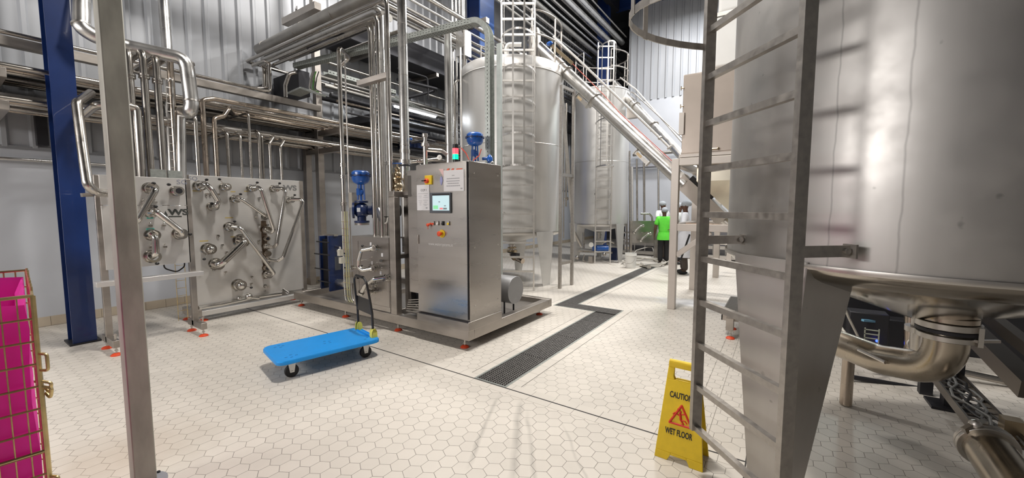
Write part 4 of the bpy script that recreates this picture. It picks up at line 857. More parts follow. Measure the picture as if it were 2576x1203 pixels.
# ------------------------------------------------ actuated valves
def act_valve(label, base, s, side, body=True, zt=None):
    t = thing('control_valve', label, 'valve', base); B = V(base)
    hd = M(); hd.lathe([(.05, .26), (.105, .29), (.128, .335), (.130, .38), (.150, .385), (.150, .397), (.130, .40), (.128, .44), (.10, .465), (0, .47)], B, n=40); hd.v = [B+(q-B)*s for q in hd.v]; h = build('actuator', hd, VBLUE, t, sharp=40)
    m = M(); m.lathe([(.152, .383), (.152, .399)], B, n=40)
    for i in range(10): a = 2*PI*i/10; c = B+V((.14*math.cos(a), .14*math.sin(a), .375)); m.lathe([(.010, 0), (.010, .035)], c, n=6)
    m.v = [B+(q-B)*s for q in m.v]; build('flange_ring', m, DBLUE, h)
    m = M(); m.tube([B+ZA*.02, B+ZA*.28], .018, 10)
    for d in (-1, 1): m.bar(B+RT*d*.05+ZA*.03, B+RT*d*.04+ZA*.27, .02, .03, up=FH)
    m.ball(B+ZA*.15, .05, 12); m.box(B+V((-.03, -.06, .10)), B+V((.03, -.02, .20))); m.v = [B+(q-B)*s for q in m.v]; build('yoke', m, VBLUE, t)
    if body:
        m = M(); m.ball(B-ZA*.13, .115, 16, sz=(1, 1, 1.05)); m.disc(B, ZA, .10, .03, 24); m.tube([B-ZA*.13, B-ZA*.30], .065, 16); m.disc(B-ZA*.30, ZA, .11, .028, 24)
        m.tube([B-ZA*.13-side*.02, B-ZA*.13+side*.18], .07, 16); m.disc(B-ZA*.13+side*.17, side, .12, .028, 24); m.disc(B-ZA*.13-side*.12, side, .12, .03, 24); m.v = [B+(q-B)*s for q in m.v]; vb = build('valve_body', m, DBLUE, t)
        m = M(); c = B-FH*.118-ZA*.12; m.bar(c-ZA*.03, c+ZA*.03, .004, .05, up=RT); m.v = [B+(q-B)*s for q in m.v]; build('rating_plate', m, mat('plate_grey', (.4, .42, .44), .4, .6), vb)
        m = M(); m.disc(B-ZA*.13+side*.205, side, .115, .03, 24); m.disc(B-ZA*.335, ZA, .105, .028, 24); m.v = [B+(q-B)*s for q in m.v]; build('counter_flange', m, STEEL, t)
    return t
v1b = D(909, 508, 5.9); act_valve('blue actuated valve left of the cabinet above the small valve panel', v1b, .98, RT*.9+FH*.3)
v2b = D(1195, 410, 5.15); act_valve('blue actuator dome showing above the right side of the cabinet', v2b, .82, RT, body=False)
m = M(); q = D(1232, 398, 5.2); m.lathe([(.04, -.04), (.04, .0), (.025, .03), (.0, .05)], q, n=14); m.tube([q, q-RT*.1-ZA*.01], .02, 8); m.box(q-V((.02, .02, .06)), q+V((.02, .02, 0))); tag(build('positioner', m, VBLUE), 'small bright blue fitting right of the blue actuator dome', 'valve')
m = M(); m.tube([D(1160, 372, 5.0), D(1172, 385, 5.0), D(1180, 402, 5.0)], .006, 6, .04); m.tube([D(1211, 375, 5.0), D(1205, 392, 5.0), D(1190, 404, 5.0)], .006, 6, .04); tag(build('air_hose', m, mat('red_hose', (.6, .08, .05), .5)), 'thin red air hoses by the actuator dome above the cabinet', 'hose')
m = M(); m.box(D(890, 505, 5.95)-V((.05, .05, .10)), D(890, 505, 5.95)+V((.03, .05, .12))); tag(build('valve_junction_box', m, mat('beige_box', (.45, .42, .36), .5)), 'beige box clipped beside the blue valve left of the cabinet', 'box')
# steel stub from the valve to the tall insulated pipe
# ------------------------------------------------ small valve panel on the skid
sp = thing('pipe_manifold', 'small steel valve panel on the skid with curved polished bends', 'valve panel', (-4.55, 3.35, zf1))
a, b = Y(885, 590, 3.34), Y(978, 598, 3.34)
m = M(); m.box((a.x, 3.34, .24), (b.x, 3.36, 1.215)); m.box((a.x+.001, 3.361, .24), (a.x+.02, 3.62, 1.199)); m.box((a.x+.001, 3.361, 1.20), (b.x, 3.62, 1.214)); build('plate', m, CABST, sp)
m = M(); q0_, q1_ = Y(900, 606, 3.338), Y(980, 775, 3.338)
for (u0, u1, w0, w1) in ((q0_.x, q1_.x, q0_.z-.002, q0_.z), (q1_.x-.004, q1_.x, .3, q0_.z), (q0_.x, q0_.x+.004, .3, q0_.z), (q0_.x, q1_.x, .3, .304)): m.box((u0, 3.336, w0), (u1, 3.34, w1))
build('raised_edge', m, BEAM, sp)
def port(parent, P, n, r=.038, L_=.10, hd=None, closed=False, mt=None):
    P, n = V(P), V(n); m = M(); m.disc(P+n*.008, n, r*1.75, .016, 24); m.lathe([(r, 0), (r, L_*.35), (r*1.45, L_*.4), (r*1.45, L_*.62), (r*1.1, L_*.66), (r*1.1, L_)], P, n, 24); m.disc(P+n*L_, n, r*1.5, .02, 24)
    if closed == 1: m.ball(P+n*(L_+.0), r*1.15, 14)
    o = build('valve', m, mt or POLISH, parent)
    if closed == 2: m = M(); m.disc(P+n*(L_+.0105), n, r*.95, .002, 20); build('bore', m, DARK, o)
    if hd is not None:
        hd = V(hd); c = P+n*(L_*.5); m = M(); m.tube([c, c+hd*.45+n*.03, c+hd+n*.03], .006, 8, .02); build('handle', m, POLISH, o)
        m = M(); m.ball(c+hd+n*.03, .017, 10, sz=(1.1, 1.3, 1)); build('handle_knob', m, BLK, o)
    return o
def bend(parent, pts, r, br=.06, rings=True, mt=None):
    m = M(); m.tube(pts, r, 16, br, seg=7)
    if rings:
        for a, b in ((pts[0], pts[1]), (pts[-1], pts[-2])): a, b = V(a), V(b); d = (b-a).normalized(); m.disc(a+d*.01, d, r*1.5, .02, 20)
    return build('swing_bend', m, mt or POLISH, parent)
Yp = lambda px, py, d=0: Y(px, py, 3.34-d)
for (px, py, hd) in ((948, 624, (-.2, 0, .02)), (945, 675, (-.2, 0, .02)), (980, 698, (-.05, 0, .0)), (942, 732, (-.12, 0, .02)), (945, 714, (-.1, 0, -.04))): port(sp, Yp(px, py), -YA, .026, .09, hd)
bend(sp, [Yp(940, 624, .10), Yp(908, 630, .17), Yp(902, 655, .18), Yp(902, 672, .18), Yp(912, 680, .16), Yp(938, 676, .10)], .028, .05)
bend(sp, [Yp(972, 697, .06), Yp(940, 702, .16), Yp(918, 718, .18), Yp(908, 738, .18)], .028, .06)
m = M(); m.tube([Yp(960, 656, 0), Yp(958, 656, .08)], .020, 12); build('open_stub', m, POLISH, sp)
m = M(); m.tube([Yp(906, 655, .1), Yp(933, 652, .05)], .008, 8); m.tube([Yp(886, 673, .16), Yp(898, 672, .18)], .012, 8); m.disc(Yp(886, 673, .16), XA, .03, .015, 16); build('spray_rod', m, POLISH, sp)
m = M()
for (px, py) in ((933, 614), (961.5, 641.5), (936, 661.5), (958, 686.5)): c = Yp(px, py); m.box((c.x-.016, 3.336, c.z-.022), (c.x+.016, 3.34, c.z+.022))
lt = build('number_tag', m, PAPER, sp)
m = M()
for (px, py) in ((935, 647), (948, 661), (960, 674), (960, 679)): m.ball(Yp(px, py, .01), .009, 8)
build('sensor_stud', m, POLISH, sp)
# horizontal insulated vessel on the skid
t = thing('horizontal_vessel', 'grey horizontal cylinder lying on the skid right of the cabinet', 'vessel', (-3.3, 4.37, .2)); c = D(1298, 730, 5.32)
m = M(); m.lathe([(.185, 0), (.185, .95)], (c.x, c.y, c.z), (-1, 0, 0), 40); build('drum', m, mat('matt_grey_cladding', (.33, .33, .335), .45, .7, .06, 0), t, bevel=.005)
for dx in (.12, .7):
    for dy in (-.1, .12): m = M(); m.tube([(c.x-dx, c.y+dy, .16), (c.x-dx, c.y+dy, c.z-.15)], .012, 8); m.lathe([(.025, 0), (.025, .012)], (c.x-dx, c.y+dy, .16), n=8); build('leg', m, DARK, t)
# plate heat exchanger
t = thing('plate_heat_exchanger', 'dark blue plate heat exchanger standing on the left part of the skid', 'heat exchanger', (-5.95, 3.7, .2))
m = M(); m.box((-5.93, 3.56, .27), (-5.90, 3.82, 1.16)); build('pressure_plate', m, DBLUE, t, bevel=.004)
m = M(); m.box((-6.17, 3.56, .29), (-6.14, 3.82, 1.15)); build('frame_plate', m, DBLUE, t, bevel=.004)
m = M()
for i in range(24): x = -6.135+i*.0085; m.box((x, 3.60, .33), (x+.005, 3.78, 1.10))
build('plate_pack', m, DARK, t)
for z in (.42, .62, .86, 1.06):
    for y in (3.545, 3.835): m = M(); m.tube([(-6.28 if z in (.62, .86) else -6.2, y, z), (-5.86, y, z)], .011, 8); build('tie_bar', m, DARK, t)
m = M(); q = V((-5.90, 3.70, .40)); m.tube([q, q+V((.22, 0, 0))], .055, 16); m.disc(q+V((.22, 0, 0)), XA, .07, .02); build('nozzle', m, CLAD, t)
m = M(); m.box((-6.19, 3.65, 1.15), (-5.88, 3.72, 1.18)); build('carrier_bar', m, STEEL, t)
m = M(); m.box((-5.899, 3.66, .60), (-5.897, 3.76, .82)); build('rating_plate', m, mat('plate_dark', (.12, .13, .15), .4, .5), t)
m = M(); m.tube([(-5.9, 3.68, .98), (-5.75, 3.66, .98), (-5.68, 3.62, .92)], .018, 10, .04); m.ball((-5.72, 3.62, .93), .035, 10); build('drain_valve', m, STEEL, t)
# tall dark plate behind exchanger
m = M(); a = Z(838, 700); m.box((-6.35, 4.75, .23), (-6.05, 4.80, 1.98)); tag(build('backing_plate', m, BEAM), 'tall narrow steel plate standing behind the blue heat exchanger', 'plate')
# clutter under and behind the cabinet
t = thing('pump', 'small dark pump and fittings seen through the gap beside the cabinet', 'pump', (-3.8, 3.7, .16))
m = M(); m.tube([(-4.1, 3.75, .38), (-3.7, 3.75, .38)], .11, 20); build('motor', m, DARK, t)
m = M(); m.tube([(-4.1, 3.6, .3), (-3.9, 3.55, .3), (-3.75, 3.55, .45), (-3.7, 3.6, .6)], .02, 10, .06); m.tube([(-4.05, 3.5, .25), (-3.7, 3.5, .25)], .016, 10); build('pipework', m, STEEL, t)
m = M()
for i in range(6): z = .26+i*.03; m.tube([(-4.0+.01*i, 3.46, z), (-3.8, 3.45+.01*i, z+.02), (-3.68, 3.5, z)], .006, 6, .05)
build('cables', m, HOSE, t)
m = M(); m.box((-4.01, 3.66, .5), (-3.88, 4.0, 1.55)); tag(build('inner_enclosure', m, DARK), 'narrow steel enclosure glimpsed between the skid frame and the cabinet', 'enclosure')
# wires and tubes running down left of the small panel
for i, (px, r, mt) in enumerate(((862, .006, WHITE), (869, .010, mat('olive_conduit', (.42, .41, .24), .5)), (875, .009, MT['olive_conduit']), (880, .006, STEEL))):
    m = M(); q = D(px, 600, 5.9); g_ = [V((q.x, q.y, 1.55)), V((q.x, q.y, .45)), V((q.x+.05, q.y-.02, .24)), V((q.x+.14, q.y-.04, .20))]; m.tube(g_, r, 8, .1); tag(build('conduit', m, mt), ['thin white tube dropping left of the small valve panel', 'olive conduit left of the small valve panel, next to the white tube', 'second olive conduit beside the edge of the small valve panel', 'slim steel tube hugging the left edge of the small valve panel'][i], 'conduit')
m = M(); q = D(868, 650, 5.85)
for i in range(12): z = .3+i*.1; m.tube([(q.x-.06, q.y, z), (q.x+.11, q.y, z)], .003, 6)
tag(build('wire_tray', m, ZINC), 'vertical wire mesh cable tray left of the small valve panel', 'wire tray')
m = M()
for (px, py) in ((856, 636), (860, 655)): c = D(px, py, 5.8); m.box(c-V((.03, .03, .045)), c+V((.03, .03, .045)))
tag(build('sensor_box', m, mat('cream_box', (.55, .53, .45), .5)), 'two small cream sensor boxes by the blue heat exchanger', 'sensor')
# ================================================================== VALVE MANIFOLDS AT THE LEFT WALL
PXB = -6.75
def PB(px, py, d=0.): return X(px, py, PXB+d)
bp_ = thing('pipe_manifold', 'large steel valve panel with many polished swing bends by the left wall', 'valve panel', (-6.8, 2.85, 0))
m = M(); m.box((PXB-.012, 2.085, .22), (PXB, 3.60, 2.055)); build('plate', m, SHEET, bp_, bevel=.003)
m = M(); m.box((PXB-.06, 2.03, .12), (PXB-.012, 2.085, 2.055)); build('upright', m, BEAM, bp_); m = M(); m.box((PXB-.06, 3.595, .12), (PXB+.012, 3.65, 2.055)); build('upright', m, BEAM, bp_)
m = M(); m.box((PXB-.02, 2.06, .085), (PXB+.09, 3.7, .155)); m.box((PXB-.3, 2.06, .10), (PXB-.2, 3.7, .2)); build('drip_channel', m, SHEET, bp_, bevel=.003)
m = M(); m.box((PXB-.3, 2.0, .09), (PXB+.12, 2.10, .19)); build('end_beam', m, BEAM, bp_, bevel=.004)
m = M(); m.tube([PB(500, 779, .05)+ZA*.02, (PXB+.06, 2.35, .20), (PXB+.05, 2.62, .21), (PXB+.05, 2.75, .22), (PXB+.05, 3.2, .21)], .028, 14, .08); m.ball((PXB+.06, 2.72, .25), .05, 12); m.tube([(PXB+.05, 2.72, .24), (PXB+.10, 2.85, .20)], .02, 10); m.tube([(PXB, 3.25, .26), (PXB+.07, 3.30, .20)], .025, 10); m.ball((PXB+.04, 2.6, .24), .035, 10); build('drain_pipe', m, POLISH, bp_)
for (x, y) in ((PXB+.0, 2.15), (PXB-.28, 2.05), (PXB-.28, 3.55)): level_foot(bp_, x, y, .12, .055)
KN = lambda px, py, q, d=.08: (PB(px, py, d)-q)
for (px, py, hx, hy, r, cl) in ((499, 468, 513, 453, .042, 0), (562, 471, 545, 452, .036, 1), (588, 501, 598, 489, .036, 0), (629, 474, 640, 460, .034, 0), (686, 475, 696, 462, .034, 0), (724, 503, 734, 491, .034, 0), (575, 571, 583, 557, .042, 0), (603, 606, None, None, .058, 0), (521, 626, 507, 651, .048, 1), (541, 664, 524, 668, .050, 0), (597, 716, 625, 722, .05, 1), (531, 520, 526, 512, .036, 0), (665, 545, None, None, .03, 0), (664, 578, None, None, .034, 0), (666, 600, None, None, .026, 2), (666, 619, None, None, .03, 0), (668, 638, None, None, .03, 0), (667, 654, None, None, .03, 0), (666, 674, None, None, .026, 2), (668, 690, None, None, .036, 0), (666, 720, None, None, .012, 0)):
    P_ = PB(px, py); port(bp_, P_, XA, r, .13 if r > .033 else .09, (PB(hx, hy, .05)-P_)*1.0 if hx else None, cl, RUSTP if 640 < px < 675 and 560 < py < 690 else POLISH)
m = M(); a, b = PB(656, 556), PB(676, 700); m.box((PXB, a.y, b.z), (PXB+.004, b.y, a.z)); build('stained_strip', m, mat('stained_strip', (.17, .12, .08), .5, .5, .5, 0, (25, 25, 25)), bp_)
q = .26
bend(bp_, [PB(503, 467, .13), PB(518, 463, q), PB(532, 478, q+.02), PB(549, 506, q), PB(545, 518, q), PB(536, 520, .12)], .036, .05)
bend(bp_, [PB(592, 500, .13), PB(606, 500, q), PB(668, 543, q-.04), PB(668, 548, .10)], .026, .05)
bend(bp_, [PB(633, 473, .12), PB(649, 471, .2), PB(657, 477, q), PB(689, 578, q), PB(682, 586, .22), PB(668, 580, .12)], .028, .05)
bend(bp_, [PB(690, 474, .12), PB(712, 474, .2), PB(718, 483, q), PB(696, 615, q), PB(690, 622, .2), PB(669, 619, .10)], .026, .05)
bend(bp_, [PB(728, 502, .12), PB(756, 502, .22), PB(763, 508, q), PB(712, 648, q), PB(700, 656, .2), PB(671, 654, .10)], .026, .05)
bend(bp_, [PB(579, 570, .13), PB(600, 572, q-.03), PB(608, 578, q), PB(690, 688, q), PB(682, 692, .2), PB(671, 690, .12)], .028, .05, mt=POLISH)
bend(bp_, [PB(605, 604, .14), PB(617, 607, q), PB(563, 658, q), PB(552, 666, .24), PB(543, 664, .14)], .048, .05)
m = M()
for (px, py) in ((519, 488), (548, 489), (547, 592), (548, 594), (558, 616), (569, 634), (566, 684), (632, 696), (631, 713), (528, 488), (651, 498), (646, 534), (642, 546), (650, 566), (650, 605), (672, 566), (676, 634), (655, 634)): c = PB(px, py); m.box((PXB, c.y-.016, c.z-.010), (PXB+.03, c.y+.016, c.z+.010)); m.ball(c+XA*.015-ZA*.03, .010, 8)
build('position_sensor', m, POLISH, bp_)
m = M()
for (x, y0_, z0_, w_) in ((576, 548, 0, 20), (594, 596, 0, 28), (513, 607, 0, 22), (586, 482, 0, 12), (625, 481, 0, 22), (668, 493, 0, 0), (495, 480, 0, 22)):
    if w_: a = PB(x-w_/2, y0_); b = PB(x+w_/2, y0_); m.box((PXB, a.y, a.z-.008), (PXB+.0015, b.y, a.z+.006))
build('yellow_marking', m, YTAPE, bp_)
m = M(); c = PB(667, 720); m.disc(c+XA*.001, XA, .028, .003, 16); build('black_plug', m, BLK, bp_)
text('WS', .115, PB(713, 478, .002)+ZA*.0, YA, ZA, mat('faded_logo', (.22, .22, .22), .5, .5), bp_, sx=1.25, bold=.004)
for (s, px, py, h) in (('14', 515, 642, .045), ('15', 533, 682, .045), ('16', 590, 734, .04), ('13', 663, 735, .04)): text(s, h, PB(px, py, .0015), YA, ZA, INK, bp_)
text('SQ', .075, PB(474, 453, .0015), YA, ZA, mat('marker_ink', (.25, .26, .32), .6), bp_, sx=1.1)
# small panel
PXS = -6.15
def PS(px, py, d=0.): return X(px, py, PXS+d)
sp2 = thing('pipe_manifold', 'smaller raised steel valve panel left of the large one, half hidden by the post', 'valve panel', (-6.15, 1.5, 0))
m = M(); m.box((PXS-.01, 1.10, 1.634), (PXS, 1.865, 1.962)); build('upper_plate', m, SHEET, sp2, bevel=.002); m = M(); m.box((PXS-.01, 1.10, .915), (PXS, 1.865, 1.628)); build('lower_plate', m, SHEET, sp2, bevel=.002)
for y in (1.08, 1.87):
    m = M(); m.box((PXS-.06, y-.02, .10), (PXS+(.0 if y > 1.5 else -.012), y+.04, 1.96)); build('upright', m, BEAM, sp2, bevel=.004)
    m = M(); m.box((PXS-.20, y-.02, .09), (PXS+.26, y+.04, .17)); build('foot_beam', m, BEAM, sp2, bevel=.004)
    level_foot(sp2, PXS-.17, y+.01, .20, .05); level_foot(sp2, PXS+.22, y+.01, .24, .05)
m = M(); m.box((PXS-.02, 1.0, .745), (PXS+.10, 1.96, .80)); build('shelf_rail', m, mat('bright_rail', (.78, .76, .74), .4, .8), sp2, bevel=.003)
for (px, py, hx, hy, r, cl) in ((375, 474, 380, 462, .040, 0), (441, 481, 418, 465, .036, 2), (376, 533, 385, 520, .040, 0), (449, 588, 471, 589, .042, 0), (380, 591, 363, 592, .040, 0), (380, 645, 389, 662, .044, 0)):
    P_ = PS(px, py); port(sp2, P_, XA, r, .12, PS(hx, hy, .04)-P_, cl)
bend(sp2, [PS(378, 473, .12), PS(392, 477, .24), PS(345, 556, .24), PS(335, 560, .12)], .034, .05)
bend(sp2, [PS(379, 531, .12), PS(392, 532, .2), PS(455, 582, .22), PS(458, 590, .2), PS(452, 589, .12)], .034, .05)
bend(sp2, [PS(383, 590, .12), PS(391, 597, .18), PS(392, 640, .18), PS(383, 645, .12)], .034, .04)
m = M()
for (px, py, w_) in ((377, 547, 16), (378, 577, 20), (378, 633, 12), (451, 576, 6)): a, b = PS(px-w_/2, py-2), PS(px+w_/2, py+3); m.box((PXS, a.y, b.z), (PXS+.012, b.y, a.z))
build('green_tape', m, TAPE, sp2)
m = M()
for (px, py) in ((358, 509), (389, 509), (377, 568), (411, 567), (379, 622), (414, 621)): c = PS(px, py); m.box((PXS, c.y-.018, c.z-.010), (PXS+.03, c.y+.018, c.z+.010)); m.ball(c+XA*.015+ZA*.03, .010, 8)
build('position_sensor', m, POLISH, sp2)
text('WS', .10, PS(424, 541, .002), YA, ZA, LOGO, sp2, sx=1.3, bold=.004)
m = M(); a = PS(423, 541); b = PS(457, 544); m.box((PXS, a.y, a.z-.028), (PXS+.0015, b.y, a.z-.012)); c = PS(419, 540); m.prism([(PXS, c.y-.03, c.z-.01), (PXS, c.y-.018, c.z-.032), (PXS, c.y+.0, c.z-.03), (PXS, c.y+.012, c.z-.01), (PXS, c.y-.008, c.z+.045)], (.0015, 0, 0)); build('logo_underline', m, LOGO, sp2)
text('SG', .075, PS(444, 463, .0015), YA, ZA, MT['marker_ink'], sp2, sx=1.2)
for (px, py) in ((398, 437), (440, 440)):
    c = X(px, py, -6.22); m = M(); m.box((-6.23, c.y-.07, c.z-.06), (-6.2, c.y+.07, c.z+.05)); tag(build('sensor_box', m, GALV), 'grey terminal box on top of the small valve panel, ' + ('left one' if px < 420 else 'right one'), 'box')
m = M(); m.tube([(PXS-.1, 1.62, 1.0), (PXS-.08, 1.62, .86), (PXS-.08, 1.74, .80), (PXS-.08, 1.82, .86), (PXS-.1, 1.83, 1.0)], .008, 8, .06); tag(build('hanging_cable', m, BLK), 'black cable loop hanging under the small valve panel', 'cable')
t = thing('wire_tray', 'narrow vertical wire cable tray between the two valve panels', 'wire tray', (-6.5, 1.85, .1))
m = M()
for y in (1.80, 1.90): m.tube([(-6.5, y, .12), (-6.5, y, .95)], .004, 6)
for i in range(9): m.tube([(-6.5, 1.80, .15+i*.1), (-6.5, 1.90, .15+i*.1)], .003, 6)
build('mesh', m, ZINC, t)
# ================================================================== PIPEWORK
def pipe(label, pts, r, mt=None, bendr=.08, group=None, coup=(), name='pipe', n=14):
    m = M(); m.tube(pts, r, n, bendr)
    for c, d in coup: m.disc(c, d, r*1.45, .02, 14); m.disc(V(c)-V(d)*.03, d, r*1.45, .018, 14)
    return tag(build(name, m, mt or PIPE), label, 'pipe', group)
ordn = ['first', 'second', 'third', 'fourth', 'fifth', 'sixth', 'seventh', 'eighth', 'ninth', 'tenth', 'eleventh', 'twelfth']
# rising behind the large panel
gp = 'pipes rising behind the large valve panel'
data = [(488, 290, 'w', .026), (508, 243, 'A', .034), (535, 272, 'K', .032), (573, 331, 'w', .024), (606, 338, 'w', .018), (621, 282, 'w', .020), (652, 330, 'w', .026), (660, 338, 'w', .016), (678, 336, 'k', .022), (705, 345, 'k', .022)]
for i, (px, py, k, r) in enumerate(data):
    xx = -6.93 if k != 'w' else -6.90-.02*i; b = X(px+ (12 if py < 300 else 4), 447, xx); y = b.y; zt_ = X(px, py, xx).z
    if k == 'w': P = [(xx, y, 1.2), (xx, y, zt_), (-7.9, y, zt_)]
    elif k == 'A': P = [(xx, y, 1.2), (xx, y, zt_-.05), (xx, y+.14, zt_), (xx, 7.9, zt_)]
    elif k == 'K': P = [(xx, y, 1.2), (xx, y, zt_-.15), (xx-.02, y+.14, zt_-.08), (xx-.04, y+.22, zt_+.05), (xx-.4, y+.4, zt_+.06), (xx-.5, 7, zt_+.06)]
    else: P = [(xx, y, 1.2), (xx, y, zt_-.16), (xx-.05, y+.10, zt_-.02), (-7.8, y+.10, zt_)]
    pipe(ordn[i]+' upright steel pipe from the left behind the large valve panel', P, r, RUSTP if i in (1, 2) else PIPE, .07, gp)
# rising behind the small panel
gp = 'pipes rising behind the small valve panel'
for i, (px, py, r) in enumerate(((331, 128, .042), (358, 128, .040), (391, 142, .040), (440, 145, .040))):
    xx = -6.33 if i < 3 else -6.7; pb = (344, 380, 412, 446)[i]; b = X(pb, 442, xx); z_ = X(px, py, xx).z
    P = [(xx, b.y, 1.3), (xx, b.y, z_), (xx-.75, b.y, z_)]; cp = [((xx, b.y, z_-.28), ZA)] if i < 3 else []
    pipe(['upright pipe nearest the worn post above the small valve panel', 'second tall pipe with a union above the small valve panel', 'third tall pipe with a union above the small valve panel', 'darker upright pipe just behind the tall pipes of the small valve panel'][i], P, r*.93, PIPE if i < 3 else RUSTP, .09, gp, cp)
b = X(357, 442, -6.28); z_ = X(345, 272, -6.28).z
pipe('pipe bending left behind the worn post at mid height', [(-6.28, b.y, 1.3), (-6.28, b.y, z_), X(320, 266, -6.28), X(243, 262, -6.28), X(214, 287, -6.5)], .040, PIPE, .08)
a = D(228, 236, 4.35)
pipe('free-standing looped pipe in front of the blue column', [D(229, 234, 4.5), D(193, 258, 4.22), D(206, 360, 4.18), D(221, 468, 4.12), D(240, 483, 4.2), D(270, 487, 4.35)], .043, PIPE, .09)
m = M(); m.bar(D(205, 491, 4.25), D(290, 487, 4.5), .05, .04); tag(build('support_bar', m, BEAM), 'short horizontal steel bar under the looped pipe by the blue column', 'bracket')
# large clad duct pipe
t = thing('clad_pipe', 'thick shiny clad pipe making an S bend above the valve panels at left', 'pipe', (-6.2, 1.5, 3))
m = M(); P = [D(203, -60, 4.55), D(205, 70, 4.42), D(240, 92, 4.5), D(325, 118, 4.72), D(468, 148, 5.0), D(482, 262, 5.05), D(478, 282, 5.05), D(440, 280, 5.6)]
m.tube(P, .078, 28, .14); build('pipe_shell', m, CLAD, t)
for a, b in (((203, 62), (206, 72)), ((480, 255), (481, 262)), ((470, 160), (471, 166))): 
    m = M(); c = D(*a, 4.42 if a[0] < 300 else 5.04); m.disc(c, (D(*b, 4.42 if a[0] < 300 else 5.04)-c).normalized() , .081, .02, 28); build('clad_band', m, STEEL, t)
pipe('thick clad pipe dropping between the two valve panels', [D(455, 290, 5.3), D(457, 440, 5.3), D(460, 560, 5.3)], .052, CLAD, .05, n=20)
pipe('tall clad pipe rising to the top of the picture left of the S bend', [D(408, -40, 6.0), D(420, 120, 6.0), D(434, 440, 6.0)], .066, CLAD, .0, n=24)
m = M(); 
for s in (-.03, .03): m.tube([D(424, 200, 5.0)+YA*s, D(438, 442, 5.0)+YA*s], .004, 6)
for i in range(13): c = D(424+14*i/12, 200+242*i/12, 5.0); m.tube([c-YA*.03, c+YA*.03], .003, 6)
m.tube([D(424, 205, 5.0), D(428, 196, 5.0), D(434, 200, 5.0), D(443, 440, 5.0)], .010, 6, .04); tag(build('cable_riser', m, STEEL), 'thin wire cable riser with a pale cable above the small valve panel', 'cable riser')
# rack of beams and pipes along the left wall
rk = thing('pipe_rack', 'steel pipe rack along the left wall with posts and cantilever arms', 'pipe rack', (-7.6, 4.4, 0))
m = M(); m.box((-7.50, -4, 3.45), (-7.40, 4.42, 3.56)); build('top_beam', m, BEAM, rk, bevel=.005)
for i, (x, y, z1) in enumerate(((-7.62, 4.48, 6.2), (-8.07, 4.48, 3.3), (-7.62, 9.8, 5.6), (-7.62, -1.6, 3.5))):
    m = M(); m.box((x-.06, y-.06, 0), (x+.06, y+.06, z1)); build('post', m, BEAM, rk, bevel=.005)
for (y, z0_) in ((4.48, 3.10), (4.48, 2.76), (9.8, 3.10), (9.8, 2.76), (-1.6, 3.10), (-1.6, 2.76), (.55, 3.08), (.55, 2.74)):
    m = M(); m.box((-8.13, y-.05, z0_-.10), (-6.85, y+.05, z0_)); build('arm', m, BEAM, rk, bevel=.004)
m = M(); m.box((-8.16, .90, 2.42), (-8.02, 1.0, 2.98)); build('wall_bracket', m, DARK, rk)
m = M(); q = (-7.62, 4.48); m.box((-8.16, 4.43, 5.35), (-7.62, 4.53, 5.45)); m.box((-8.16, 4.43, 5.0), (-8.12, 4.53, 5.6)); build('wall_bracket', m, BEAM, rk)
for (z0_, lab) in ((3.22, 'long dark trough added at the back of the upper rack tier for shade'), (2.88, 'long dark trough added at the back of the lower rack tier for shade')):
    m = M(); m.box((-8.12, -4, z0_), (-7.50, 12.5, z0_+.006)); m.box((-8.12, -4, z0_), (-8.115, 12.5, z0_+.06)); m.box((-7.505, -4, z0_), (-7.50, 12.5, z0_+.05)); tag(build('shade_trough', m, mat('trough_steel', (.20, .19, .18), .5, .8)), lab, 'cable tray')  # added sheets that shade the wall below each rack tier
gA = 'pipes on the upper tier of the wall rack'; gB = 'pipes on the lower tier of the wall rack'
for i, (x, r, z0_) in enumerate(((-7.05, .034, 0), (-7.2, .026, 0), (-7.34, .03, 0), (-7.75, .034, 0), (-7.88, .026, 0), (-8.0, .03, 0))):
    pipe(ordn[i]+' pipe from the front on the upper tier of the wall rack', [(x, -4, 3.11+r), (x, 12.5, 3.11+r)], r, (PIPE, RUSTP, PIPE)[i % 3], 0, gA)
for i, (x, r) in enumerate(((-7.1, .030), (-7.26, .022), (-7.38, .026), (-7.76, .034), (-7.92, .026))):
    pipe(ordn[i]+' pipe from the front on the lower tier of the wall rack', [(x, -4, 2.77+r), (x, 12.5, 2.77+r)], r, (PIPE, RUSTP, PIPE)[i % 3], 0, gB)
pipe('thin pipe lying on the top beam of the wall rack', [(-7.42, -1, 3.60), (-7.42, 3.4, 3.60), (-7.42, 3.52, 3.62), (-7.42, 3.52, 4.08), (-7.44, 3.46, 4.12), (-7.9, 3.46, 4.13)], .026, PIPE, .05)
m = M(); m.tube([(-7.12, 2.55, 2.80), (-7.12, 2.9, 2.81)], .045, 16); tag(build('pipe_sleeve', m, CLAD), 'short fat sleeve on the lower front pipe of the wall rack', 'pipe sleeve')
# dark pipes / beams further along the wall
for i, (px0, py0, px1, py1, r, mt) in enumerate(((870, 283, 1115, 330, .02, DARK), (940, 292, 1118, 352, .045, DARK), (940, 318, 1118, 365, .03, DARK), (1030, 378, 1118, 392, .04, DARK), (870, 370, 1118, 395, .022, PIPE))):
    a = X(px0, py0, -6.75); z_ = a.z; b = X(px1, py1, -6.75)
    pipe(['upper dark pipe', 'thick dark pipe', 'middle dark pipe', 'short black insulated pipe', 'thin steel pipe'][i]+' running along the wall behind the cluster of tall pipes'+(' near the lamp' if i == 0 else ''), [(-6.75, a.y, z_), (-6.75, b.y+.8, z_)], r, mt, 0)
